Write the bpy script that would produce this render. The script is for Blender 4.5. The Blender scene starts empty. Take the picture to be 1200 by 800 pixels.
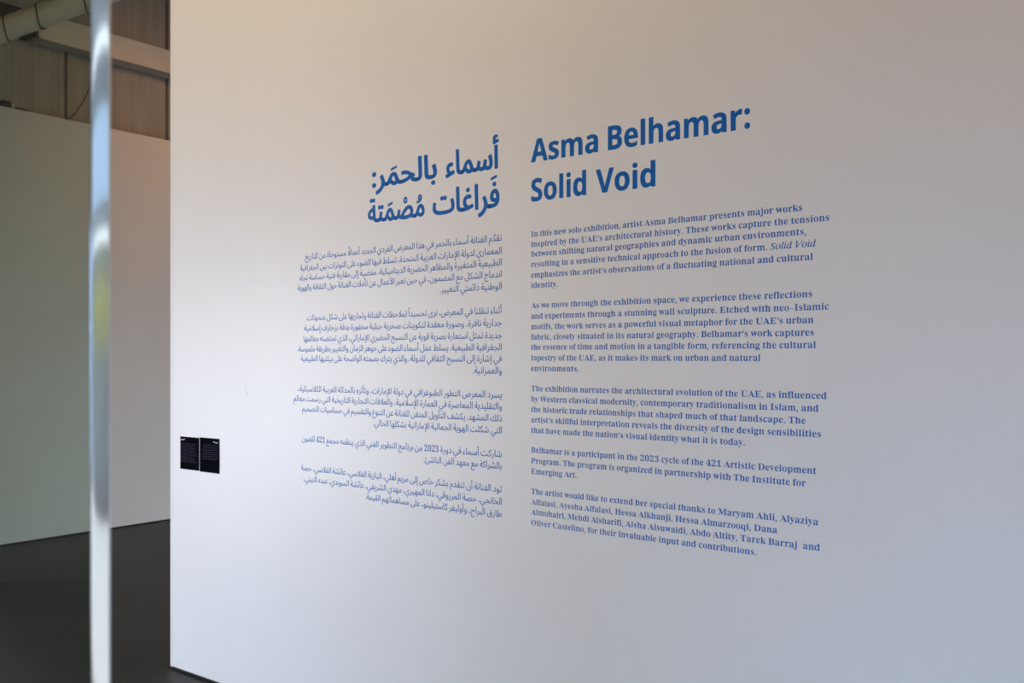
import bpy, bmesh, math, random
from mathutils import Vector, Matrix

S = bpy.context.scene
COL = S.collection
R = random.Random(7)

# ------------------------------------------------------------------ camera
EYE = 1.6
cam_data = bpy.data.cameras.new('camera')
cam_data.sensor_width = 36.0
cam_data.lens = 1090.0 / 1200.0 * 36.0
cam_data.shift_y = 19.0 / 1200.0
cam_data.clip_start = 0.02
cam_data.dof.use_dof = True
cam_data.dof.focus_distance = 3.3
cam_data.dof.aperture_fstop = 9.0
camera = bpy.data.objects.new('camera', cam_data)
camera.location = (0, 0, EYE)
camera.rotation_euler = (math.pi / 2, 0, 0)
COL.objects.link(camera)
S.camera = camera

# ------------------------------------------------------------------ sky, lamps, exposure
S.view_settings.view_transform = 'Standard'
S.view_settings.look = 'None'
S.view_settings.gamma = 1.0
S.view_settings.use_curve_mapping = False
S.view_settings.exposure = 0.0

world = bpy.data.worlds.new('daylight_sky')
S.world = world
world.use_nodes = True
bg = world.node_tree.nodes['Background']
bg.inputs['Color'].default_value = (0.85, 0.90, 1.0, 1)
bg.inputs['Strength'].default_value = 0.35


def area(name, loc, aim, sx, sy, power, color, spread=180):
    l = bpy.data.lights.new(name, 'AREA')
    l.shape = 'RECTANGLE'
    l.size, l.size_y = sx, sy
    l.energy = power
    l.color = color
    l.spread = math.radians(spread)
    o = bpy.data.objects.new(name, l)
    o.location = loc
    d = Vector(aim) - Vector(loc)
    o.rotation_euler = d.to_track_quat('-Z', 'Y').to_euler()
    COL.objects.link(o)
    return o


# daylight through the glazed opening in the left wall (it faces the lettered wall)
area('window_daylight', (-6.95, 3.65, 1.15), (-0.5, 3.4, -0.3), 1.4, 2.1, 143, (0.853, 0.894, 1.0), 130)
# daylight from the glazed front behind the camera: sky light, so it falls downwards
area('front_daylight', (-2.2, -4.3, 1.6), (-0.6, 2.0, -2.6), 3.6, 1.6, 123, (0.37, 0.615, 1.0), 90)
# warm ceiling lamps of the room
area('ceiling_lamp_light', (-2.5, 2.6, 5.3), (-1.0, 3.9, 3.2), 2.0, 1.0, 37, (1.0, 0.666, 0.26), 140)
# added warm fill from the rear right, evening out the lettered wall
area('warm_fill_light', (1.6, -2.0, 5.2), (0.6, 1.0, 1.6), 3.0, 3.0, 68, (1.0, 0.5, 0.1), 180)
# warm lamp in the space behind the lettered wall, washing the far partition
area('gallery_lamp_light', (-1.5, 8.4, 4.9), (-3.3, 9.0, 3.0), 0.6, 0.6, 9, (1.0, 0.50, 0.2), 115)
# added cool fill behind the lettered wall, for the low far partition
area('partition_fill_light', (1.2, 6.4, 1.0), (-3.2, 9.0, -0.6), 1.2, 1.6, 23, (0.86, 0.93, 1.0), 95)
sun_data = bpy.data.lights.new('sun', 'SUN')
sun_data.energy = 3.3
sun_data.angle = math.radians(3)
sun = bpy.data.objects.new('sun', sun_data)
sun.rotation_euler = Vector((0.1, 0.5, -0.86)).to_track_quat('-Z', 'Y').to_euler()
COL.objects.link(sun)

# ------------------------------------------------------------------ helpers
ALONG = Vector((0.7961194, -0.60513957, 0))          # along the lettered wall, towards the viewer's right
FACE = Vector((-0.60513957, -0.7961194, 0))          # out of the lettered wall, into the room
UP = Vector((0, 0, 1))
CORNER = Vector((-1.75824, 4.79121, 0))              # left end of the lettered wall, on the floor
BACK = Vector((-3.36842, 9.17895, 0))                # a point at the foot of the far partition
WALL_ANGLE = math.atan2(ALONG.y, ALONG.x)


def on_wall(u, z, out=0.0):
    return CORNER + ALONG * u + UP * z + FACE * out


def at_back(s, z, out=0.0):
    """s runs along the far partition to the left and nearer, out comes towards the room."""
    return BACK + FACE * s + UP * z + ALONG * out


def mat(name, color, rough=0.5, spec=0.5, metal=0.0):
    m = bpy.data.materials.new(name)
    m.use_nodes = True
    b = m.node_tree.nodes['Principled BSDF']
    b.inputs['Base Color'].default_value = (*color, 1)
    b.inputs['Roughness'].default_value = rough
    b.inputs['Specular IOR Level'].default_value = spec
    b.inputs['Metallic'].default_value = metal
    return m


def noisy(m, scale, c1, c2, detail=4.0, stretch=(1, 1, 1), bump=0.0, bump_scale=None, lo=0.3, hi=0.7):
    """procedural mottling (object space) between two colours, plus an optional fine bump"""
    nt = m.node_tree
    b = nt.nodes['Principled BSDF']
    tc = nt.nodes.new('ShaderNodeTexCoord')
    mp = nt.nodes.new('ShaderNodeMapping')
    mp.inputs['Scale'].default_value = stretch
    nt.links.new(tc.outputs['Object'], mp.inputs['Vector'])
    n = nt.nodes.new('ShaderNodeTexNoise')
    n.inputs['Scale'].default_value = scale
    n.inputs['Detail'].default_value = detail
    nt.links.new(mp.outputs['Vector'], n.inputs['Vector'])
    r = nt.nodes.new('ShaderNodeValToRGB')
    r.color_ramp.elements[0].position = lo
    r.color_ramp.elements[1].position = hi
    r.color_ramp.elements[0].color = (*c1, 1)
    r.color_ramp.elements[1].color = (*c2, 1)
    nt.links.new(n.outputs['Fac'], r.inputs['Fac'])
    nt.links.new(r.outputs['Color'], b.inputs['Base Color'])
    if bump:
        n2 = nt.nodes.new('ShaderNodeTexNoise')
        n2.inputs['Scale'].default_value = bump_scale or scale
        n2.inputs['Detail'].default_value = 2.0
        nt.links.new(tc.outputs['Object'], n2.inputs['Vector'])
        bp = nt.nodes.new('ShaderNodeBump')
        bp.inputs['Strength'].default_value = bump
        bp.inputs['Distance'].default_value = 0.002
        nt.links.new(n2.outputs['Fac'], bp.inputs['Height'])
        nt.links.new(bp.outputs['Normal'], b.inputs['Normal'])
    return m


M_PAINT = noisy(mat('white_satin_paint', (0.8, 0.79, 0.78), 0.42, 0.5), 1.3, (0.79, 0.785, 0.775), (0.815, 0.81, 0.80),
                bump=0.22, bump_scale=260)
M_PARTITION = noisy(mat('partition_paint', (0.7, 0.68, 0.65), 0.6, 0.3), 0.8, (0.66, 0.64, 0.61), (0.71, 0.69, 0.66))
M_CLAD = noisy(mat('ribbed_cladding', (0.3, 0.26, 0.22), 0.55, 0.4), 2.2, (0.32, 0.29, 0.255), (0.40, 0.37, 0.33),
               stretch=(5, 5, 0.35))
M_SEAM = mat('dark_seam', (0.03, 0.026, 0.022), 0.8)
M_FLOOR = noisy(mat('dark_polished_concrete', (0.05, 0.05, 0.05), 0.33, 0.3), 1.1, (0.014, 0.014, 0.0135),
                (0.030, 0.0295, 0.028), detail=7, bump=0.05, bump_scale=40)
nt = M_FLOOR.node_tree
nr = nt.nodes.new('ShaderNodeTexNoise'); nr.inputs['Scale'].default_value = 2.3; nr.inputs['Detail'].default_value = 6
rr = nt.nodes.new('ShaderNodeMapRange')
rr.inputs['To Min'].default_value = 0.4; rr.inputs['To Max'].default_value = 0.62
nt.links.new(nr.outputs['Fac'], rr.inputs['Value'])
nt.links.new(rr.outputs['Result'], nt.nodes['Principled BSDF'].inputs['Roughness'])
M_CEIL = noisy(mat('dark_roof_sheeting', (0.12, 0.105, 0.09), 0.8, 0.2), 1.5, (0.10, 0.088, 0.075), (0.14, 0.12, 0.10))
M_ROOM = noisy(mat('room_paint', (0.5, 0.48, 0.45), 0.7, 0.3), 0.9, (0.22, 0.21, 0.20), (0.26, 0.25, 0.235))
M_BEAM = noisy(mat('painted_steel', (0.4, 0.36, 0.31), 0.5, 0.4), 3, (0.66, 0.63, 0.57), (0.72, 0.69, 0.62))
M_BEAM_DARK = noisy(mat('dark_beam_tone', (0.03, 0.028, 0.024), 0.6, 0.3), 3, (0.022, 0.02, 0.017), (0.04, 0.036, 0.03))
M_PIPE = noisy(mat('galvanised_duct', (0.36, 0.34, 0.29), 0.5, 0.4), 4, (0.70, 0.63, 0.50), (0.80, 0.72, 0.58))
M_BLACK = noisy(mat('black_plastic', (0.012, 0.012, 0.012), 0.5, 0.4), 9, (0.009, 0.009, 0.009), (0.016, 0.016, 0.015))
M_CREAM = mat('cream_plastic', (0.5, 0.45, 0.34), 0.5)
M_BLUE = noisy(mat('blue_vinyl', (0.003, 0.125, 0.46), 0.5, 0.2), 6, (0.0025, 0.122, 0.45), (0.0035, 0.128, 0.47))
M_PLACARD = noisy(mat('black_placard_board', (0.004, 0.004, 0.007), 0.9, 0.01), 12, (0.0035, 0.0035, 0.006), (0.005, 0.005, 0.008))
M_PRINT = mat('dim_violet_print', (0.016, 0.014, 0.055), 0.6, 0.2)
M_WHITEPRINT = mat('white_print', (0.85, 0.85, 0.85), 0.6, 0.2)
M_SCUFF = mat('grey_scuff', (0.36, 0.36, 0.37), 0.8, 0.2)
M_ALU = mat('grey_aluminium', (0.35, 0.36, 0.37), 0.35, 0.5, 1.0)
M_EDGE = mat('polished_glass_edge', (0.80, 0.88, 0.95), 0.07, 0.5, 0.9)
M_PAVE = noisy(mat('pale_paving', (0.75, 0.75, 0.74), 0.8, 0.2), 2.0, (0.70, 0.70, 0.69), (0.8, 0.8, 0.79))
M_RENDER = noisy(mat('grey_render', (0.5, 0.55, 0.6), 0.8, 0.2), 2.0, (0.46, 0.52, 0.57), (0.54, 0.60, 0.65))
M_STEM = mat('bark', (0.15, 0.11, 0.08), 0.9)
M_SKYGLASS = mat('lit_window_glass', (0.2, 0.25, 0.3), 0.1)
M_SKYGLASS.node_tree.nodes['Principled BSDF'].inputs['Emission Color'].default_value = (0.52, 0.74, 0.98, 1)
M_SKYGLASS.node_tree.nodes['Principled BSDF'].inputs['Emission Strength'].default_value = 0.8
M_GLOWSTRIP = mat('white_glow_strip', (0.5, 0.5, 0.5), 0.3)
M_GLOWSTRIP.node_tree.nodes['Principled BSDF'].inputs['Emission Color'].default_value = (0.95, 1.0, 1.0, 1)
M_GLOWSTRIP.node_tree.nodes['Principled BSDF'].inputs['Emission Strength'].default_value = 1.3
M_LEAF = noisy(mat('yellow_green_leaves', (0.4, 0.45, 0.16), 0.6, 0.3), 6, (0.72, 0.72, 0.30), (0.9, 0.9, 0.55))

M_GLASS = bpy.data.materials.new('green_tinted_glass')
M_GLASS.use_nodes = True
b = M_GLASS.node_tree.nodes['Principled BSDF']
b.inputs['Base Color'].default_value = (0.74, 0.88, 0.79, 1)
b.inputs['Roughness'].default_value = 0.0
b.inputs['IOR'].default_value = 1.5
b.inputs['Transmission Weight'].default_value = 1.0


def link(name, me, m, parent=None):
    if m is not None and not me.materials:
        me.materials.append(m)
    o = bpy.data.objects.new(name, me)
    COL.objects.link(o)
    if parent is not None:
        o.parent = parent
    return o


def pydata(name, verts, faces, m, parent=None, smooth=False):
    me = bpy.data.meshes.new(name)
    me.from_pydata([tuple(v) for v in verts], [], faces)
    bm = bmesh.new(); bm.from_mesh(me)
    bmesh.ops.recalc_face_normals(bm, faces=bm.faces)
    bm.to_mesh(me); bm.free()
    if smooth:
        for p in me.polygons:
            p.use_smooth = True
    return link(name, me, m, parent)


def slab_bm(corner, ax, ay, az, bevel=0.0, seg=2):
    """a box from a corner and three edge vectors, bevelled"""
    bm = bmesh.new()
    vs = [bm.verts.new(corner + ax * i + ay * j + az * k) for k in (0, 1) for j in (0, 1) for i in (0, 1)]
    for f in ((0, 2, 3, 1), (4, 5, 7, 6), (0, 1, 5, 4), (2, 6, 7, 3), (0, 4, 6, 2), (1, 3, 7, 5)):
        bm.faces.new([vs[i] for i in f])
    bmesh.ops.recalc_face_normals(bm, faces=bm.faces)
    if bevel:
        bmesh.ops.bevel(bm, geom=bm.edges[:], offset=bevel, segments=seg, affect='EDGES', profile=0.5)
    return bm


def bm_obj(name, bm, m, parent=None):
    me = bpy.data.meshes.new(name)
    bm.to_mesh(me); bm.free()
    return link(name, me, m, parent)


def slab(name, corner, ax, ay, az, m, bevel=0.0, parent=None):
    return bm_obj(name, slab_bm(corner, ax, ay, az, bevel), m, parent)


def tube_data(pts, rad, n=16, cap=True):
    pts = [Vector(p) for p in pts]
    verts, faces = [], []
    t0 = (pts[1] - pts[0]).normalized()
    ref = UP if abs(t0.z) < 0.9 else Vector((1, 0, 0))
    nx = t0.cross(ref).normalized()
    for i, p in enumerate(pts):
        a = pts[max(i - 1, 0)]; c = pts[min(i + 1, len(pts) - 1)]
        t = (c - a).normalized()
        nx = (nx - t * nx.dot(t)).normalized()
        ny = t.cross(nx)
        for k in range(n):
            an = 2 * math.pi * k / n
            verts.append(p + (nx * math.cos(an) + ny * math.sin(an)) * rad)
    for i in range(len(pts) - 1):
        for k in range(n):
            a = i * n + k; b_ = i * n + (k + 1) % n
            faces.append((a, b_, b_ + n, a + n))
    if cap:
        faces.append(tuple(range(n))[::-1])
        faces.append(tuple((len(pts) - 1) * n + k for k in range(n)))
    return verts, faces


def tube(name, pts, rad, m, parent=None, n=16):
    v, f = tube_data(pts, rad, n)
    return pydata(name, v, f, m, parent, smooth=True)


def tag(o, label, cat, group=None):
    o['label'] = label
    o['category'] = cat
    if group:
        o['group'] = group
    return o


def struct(o):
    o['kind'] = 'structure'
    return o


def empty(name, loc, rot=(0, 0, 0)):
    o = bpy.data.objects.new(name, None)
    o.empty_display_size = 0.1
    o.location = loc
    o.rotation_euler = rot
    COL.objects.link(o)
    return o


X, Y, Z = Vector((1, 0, 0)), Vector((0, 1, 0)), Vector((0, 0, 1))

# ------------------------------------------------------------------ the setting
struct(slab('floor', Vector((-7.2, -4.7, -0.12)), X * 10.3, Y * 20.0, Z * 0.12, M_FLOOR))
struct(slab('ceiling', Vector((-7.2, -4.7, 5.9)), X * 10.3, Y * 20.0, Z * 0.15, M_CEIL))

# lettered wall: stands a little above the floor on a recessed dark base
WALL_LEN, WALL_H = 6.0, 4.6
wr = struct(slab('wall_right', on_wall(0, 0.014, 0), ALONG * WALL_LEN, FACE * -0.25, Z * WALL_H, M_PAINT, 0.002))
struct(slab('baseboard_right', on_wall(0.012, 0, -0.014), ALONG * (WALL_LEN - 0.024), FACE * -0.22, Z * 0.014, M_BLACK))
# slim corner bead on the wall's left end
struct(slab('trim_1', on_wall(-0.0015, 0.012, 0.0012), ALONG * 0.016, FACE * -0.03, Z * (WALL_H - 0.02), M_PAINT, 0.0006))
# scuffs left of the Arabic text
sv, sf = [], []
for (du, dz, r) in ((0.0, 0.0, .0022), (.008, -.022, .003), (-.006, .018, .0026), (.002, .026, .0024), (.010, .012, .0022),
                    (-.009, -.010, .0028), (.004, -.034, .002), (.012, -.036, .0018), (.001, -.012, .0018)):
    base = len(sv)
    c = on_wall(0.625 + du, 1.455 + dz, 0.0004)
    k = 9
    for i in range(k):
        an = 2 * math.pi * i / k
        rr_ = r * R.uniform(0.6, 1.15)
        sv.append(c + ALONG * (math.cos(an) * rr_ * .8) + UP * (math.sin(an) * rr_ * 1.7))
    sf.append(tuple(range(base, base + k)))
pydata('scuff_mark', sv, sf, M_SCUFF, wr)

# far white partition
PART_H = 3.739
struct(slab('wall_back', at_back(-4.0, 0.012), FACE * 9.6, ALONG * -0.16, Z * (PART_H - 0.012), M_PARTITION, 0.002))
struct(slab('baseboard_back', at_back(-4.0, 0, -0.012), FACE * 9.6, ALONG * -0.13, Z * 0.012, M_BLACK))

# ribbed cladding of the building shell behind it, with panel joints
CL = -0.42
verts, faces = [], []
s = -4.0
prof = []
SEAM0 = -0.231
while s < 5.6:
    q = (s - SEAM0 + 10 * 1.0455) % 1.0455
    if q < 0.022:
        prof.append((s, -0.035))
    else:
        ph = int(round(s / 0.01)) % 6
        prof.append((s, 0.0 if ph in (0, 1, 2) else 0.0018))
    s += 0.01
for i, (s, o) in enumerate(prof):
    verts += [at_back(s, 0.0, CL + o), at_back(s, 5.9, CL + o)]
    if i:
        a = 2 * (i - 1)
        faces.append((a, a + 2, a + 3, a + 1))
n0 = len(verts)
a, bq = prof[0][0], prof[-1][0]
verts += [at_back(a, 0, CL - 0.12), at_back(a, 5.9, CL - 0.12), at_back(bq, 0, CL - 0.12), at_back(bq, 5.9, CL - 0.12)]
faces.append((n0, n0 + 1, n0 + 3, n0 + 2))
faces.append((0, 1, n0 + 1, n0)); faces.append((2 * len(prof) - 2, n0 + 2, n0 + 3, 2 * len(prof) - 1))
struct(pydata('wall_outer', verts, faces, M_CLAD))

# left wall with the glazed opening that lights the lettered wall, and the glazed front behind the viewer
struct(slab('wall_left', Vector((-7.2, -4.7, 0)), X * 0.2, Y * 7.6, Z * 5.9, M_ROOM))
struct(slab('wall_left_lintel', Vector((-7.2, 2.9, 2.25)), X * 0.2, Y * 1.5, Z * 3.65, M_ROOM))
struct(slab('wall_left_end', Vector((-7.2, 4.4, 0)), X * 0.2, Y * 0.9, Z * 5.9, M_ROOM))
win = bmesh.new()
def join(bm, bm2):
    me = bpy.data.meshes.new('tmp'); bm2.to_mesh(me); bm2.free(); bm.from_mesh(me); bpy.data.meshes.remove(me)
for y in (2.9, 3.62, 4.35):
    join(win, slab_bm(Vector((-7.12, y, 0)), X * 0.06, Y * 0.05, Z * 2.25, 0.004))
for z in (0.0, 2.2):
    join(win, slab_bm(Vector((-7.12, 2.9, z)), X * 0.06, Y * 1.5, Z * 0.05, 0.004))
struct(bm_obj('window_1', win, M_ALU))
struct(slab('wall_rear', Vector((-7.2, -4.7, 2.2)), X * 10.2, Y * 0.2, Z * 3.7, M_ROOM))
win = bmesh.new()
for i in range(9):
    join(win, slab_bm(Vector((-7.2 + i * 1.27, -4.63, 0)), X * 0.05, Y * 0.06, Z * 2.2, 0.004))
for z in (0.0, 2.15):
    join(win, slab_bm(Vector((-7.2, -4.63, z)), X * 10.2, Y * 0.06, Z * 0.05, 0.004))
struct(bm_obj('window_2', win, M_ALU))

# ------------------------------------------------------------------ steel, duct and cables above the partition
def px_back(x, out):
    """distance along the far partition's run where an upright through this spot is met"""
    r = (x - 600.0) / 1090.0
    b0 = BACK + ALONG * out
    return (r * b0.y - b0.x) / (FACE.x - r * FACE.y)


s_hi = px_back(45, -0.28)
beam = empty('steel_beam', at_back(-3.5, 4.5, -0.42))
tag(beam, 'beige steel beam running level across the ribbed cladding above the white partition', 'beam')
bm = slab_bm(at_back(-3.5, 4.50, -0.41), FACE * (s_hi + 3.5), ALONG * 0.15, Z * 0.225, 0.006)
o = bm_obj('web', bm, M_BEAM)
bm = slab_bm(at_back(-3.5, 4.478, -0.41), FACE * (s_hi + 3.5), ALONG * 0.19, Z * 0.02, 0.003)
p = bm_obj('flange', bm, M_BEAM)
inv = Matrix.Translation(-beam.location)
for q in (o, p):
    q.data.transform(inv); q.parent = beam
tail = slab('steel_beam', at_back(s_hi + 0.01, 4.50, -0.41), FACE * 2.4, ALONG * 0.13, Z * 0.225, M_BEAM_DARK, 0.006)  # darker piece in line with the beam, filling the dark area beside the duct
tag(tail, 'dark piece continuing the beige beam to the left behind the duct', 'beam')

# round duct, rising to the right under the roof, with wire hangers
d0, d1 = Vector((-4.10, 6.95, 4.0)), Vector((-1.90, 8.05, 5.35))
def at_px(x, y, depth):
    return Vector(((x - 600) / 1090 * depth, depth, EYE + (419 - y) / 1090 * depth))
d0, d1 = at_px(-60, 59, 7.0), at_px(150, -18, 7.35)
dd = (d1 - d0).normalized()
duct = empty('air_duct', d0)
tag(duct, 'round beige duct slanting up to the right in the top left corner', 'duct')
DR = 0.088
o = tube('pipe', [d0 + dd * t - d0 for t in (0, 0.4, 0.8, 1.2, 1.6, 2.0, 2.6)], DR, M_PIPE, duct, n=32)
def ring(t, r, th, tail_len=0.0):
    c = dd * t
    sx = dd.cross(UP).normalized(); sy = sx.cross(dd).normalized()
    pts = []
    for k in range(29):
        an = 2 * math.pi * k / 28
        pts.append(c + (sx * math.cos(an) + sy * math.sin(an)) * r + dd * (0.03 * math.sin(an)))
    return tube('wire_hanger', pts, th, M_BLACK, duct, n=6)
def t_of_px(x):
    # parameter along the duct where it passes the upright sight line at x
    r = (x - 600.0) / 1090.0
    return (r * d0.y - d0.x) / (dd.x - r * dd.y)
for x in (9, 47, 101):
    ring(t_of_px(x), DR + 0.006, 0.0045)
for x in (47,):
    c = dd * (t_of_px(x) + 0.02)
    tube('tie_end', [c + Vector((0.01, -0.02, -DR)), c + Vector((0.02, -0.02, -DR - 0.02)), c + Vector((0.045, -0.02, -DR - 0.018))], 0.005, M_BLACK, duct, n=6)
o.data.materials[0] = M_PIPE

clip = empty('cable_clamp', at_px(31, 44.5, 7.15))
tag(clip, 'small black clamp with loose cable ends hanging just below the duct', 'clamp')
for k, (a, b_, w) in enumerate((((-0.045, 0, -0.012), (-0.012, 0, -0.02), 0.016), ((-0.012, 0, 0.0), (0.03, 0, 0.012), 0.012))):
    a, b_ = Vector(a), Vector(b_)
    bm_obj('clamp_jaw', slab_bm(a, b_ - a + X * 0.012, Y * 0.03, Z * w, 0.003), M_BLACK, clip)
tube('cable_end', [Vector((0.02, 0, 0.012)), Vector((0.045, 0, 0.03)), Vector((0.055, 0, 0.022))], 0.006, M_BLACK, clip, n=8)

# cable hanging from the beam down to the top of the partition
pts = []
PX = [(113, 66), (112, 75), (110.5, 85), (108, 96), (104.5, 106), (100, 116), (95, 124.5), (90, 131.5), (85, 137), (80, 140.5), (75, 140.8)]
for i, (x, y) in enumerate(PX):
    out = -0.2 + 0.13 * i / (len(PX) - 1)
    s_ = px_back(x, out)
    dep = at_back(s_, 0, out).y
    pts.append(at_px(x, y, dep))
cab = tube('hanging_cable', pts, 0.0045, M_BLACK, n=8)
tag(cab, 'thin black cable sagging from the beam onto the partition top', 'cable')

# little black box with a plug lying on the partition
sb = px_back(13.5, -0.05)
base = at_back(sb, PART_H, -0.06)
ad = empty('power_adapter', base, (0, 0, math.atan2(-FACE.y, -FACE.x)))
tag(ad, 'small black adapter box with a cream plug sitting on the partition top', 'adapter')
bm_obj('body', slab_bm(Vector((-0.075, -0.03, 0.0)), X * 0.075, Y * 0.06, Z * 0.065, 0.006), M_BLACK, ad)
bm_obj('plug', slab_bm(Vector((0.002, -0.02, 0.004)), X * 0.032, Y * 0.04, Z * 0.055, 0.008), M_CREAM, ad)
tube('cable', [Vector(v) for v in ((0.03, 0, 0.02), (0.06, 0.0, 0.024), (0.10, 0.01, 0.03), (0.14, 0.01, 0.022), (0.19, 0.015, 0.006), (0.27, 0.02, 0.006))],
     0.0065, M_BLACK, ad, n=8)
tube('cable', [Vector(v) for v in ((0.03, 0.01, 0.012), (0.07, 0.02, 0.006), (0.12, 0.0, 0.02), (0.17, 0.0, 0.006))], 0.005, M_BLACK, ad, n=8)

# ------------------------------------------------------------------ glass door standing close to the viewer
DOOR_TH = 0.0125
ge = Vector((-0.2440, 0.5560, 0.0))                   # middle of its polished edge
gd = empty('glass_door', ge, (0, 0, math.atan2(-ALONG.y, -ALONG.x)))   # local x runs along the leaf, away from the edge
tag(gd, 'frameless green tinted glass door leaf with bright polished edge at far left', 'door')
bm_obj('pane', slab_bm(Vector((0.004, -DOOR_TH / 2, 0.012)), X * 0.95, Y * DOOR_TH, Z * 2.6, 0.0), M_GLASS, gd)
bm_obj('patch_fitting', slab_bm(Vector((0.80, -0.018, 0.0)), X * 0.16, Y * 0.036, Z * 0.06, 0.003), M_ALU, gd)
# rounded polished edge
ev, ef = [], []
N = 44
for z in (0.012, 2.612):
    for i in range(N + 1):
        an = math.pi * (i / N - 0.5)
        ev.append(Vector((0.0035 - 0.0009 * math.cos(an), DOOR_TH / 2 * math.sin(an), z)))
for i in range(N):
    ef.append((i, i + 1, N + 2 + i, N + 1 + i))
ef.append(tuple(range(N + 1))); ef.append(tuple(range(2 * N + 1, N, -1)))
ef.append((0, N + 1, 2 * N + 1, N))
ed = pydata('polished_edge', ev, ef, M_EDGE, gd)
for p in ed.data.polygons:
    p.use_smooth = False

# ------------------------------------------------------------------ black placards
for k, (u0, u1, z0, z1) in enumerate(((0.091, 0.2475, 1.036, 1.200), (0.2575, 0.415, 1.034, 1.2035))):
    w, h = u1 - u0, z1 - z0
    pl = empty('placard', on_wall(u0, z0, 0), (math.pi / 2, 0, WALL_ANGLE))
    tag(pl, ('black placard with its white heading at top left, on the side nearer the wall corner',
             'black placard with its white heading at top right, on the side nearer the blue text')[k],
        'placard', 'pair of black placards near the wall corner')
    bm_obj('board', slab_bm(Vector((0, 0, 0)), X * w, Y * h, Z * 0.004, 0.0008), M_PLACARD, pl)
    # lines of dim print
    bm = bmesh.new()
    nl = (9, 7)[k]
    y = h - 0.036
    for i in range(nl):
        x = 0.011
        end = w - 0.014 - R.uniform(0, 0.018)
        while x < end - 0.006:
            ww = min(R.uniform(0.006, 0.017), end - x)
            xx = x if k == 0 else w - x - ww
            join(bm, slab_bm(Vector((xx, y, 0.004)), X * ww, Y * 0.0026, Z * 0.0003))
            x += ww + 0.0032
        y -= 0.0112
    bm_obj('print', bm, M_PRINT, pl)
    bm = bmesh.new()
    if k == 0:
        for (x, ww, dy) in ((0.006, 0.008, 0), (0.0155, 0.010, 0), (0.027, 0.007, 0.001), (0.036, 0.004, 0.004)):
            join(bm, slab_bm(Vector((x, h - 0.0175 + dy, 0.004)), X * ww, Y * 0.0036, Z * 0.0003))
    else:
        for (x, ww, dy) in ((0.044, 0.010, 0.0025), (0.030, 0.005, -0.001), (0.0225, 0.006, -0.001), (0.0145, 0.006, -0.001)):
            join(bm, slab_bm(Vector((w - x, h - 0.0205 + dy, 0.004)), X * ww, Y * 0.0036, Z * 0.0003))
    bm_obj('heading', bm, M_WHITEPRINT, pl)

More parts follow.
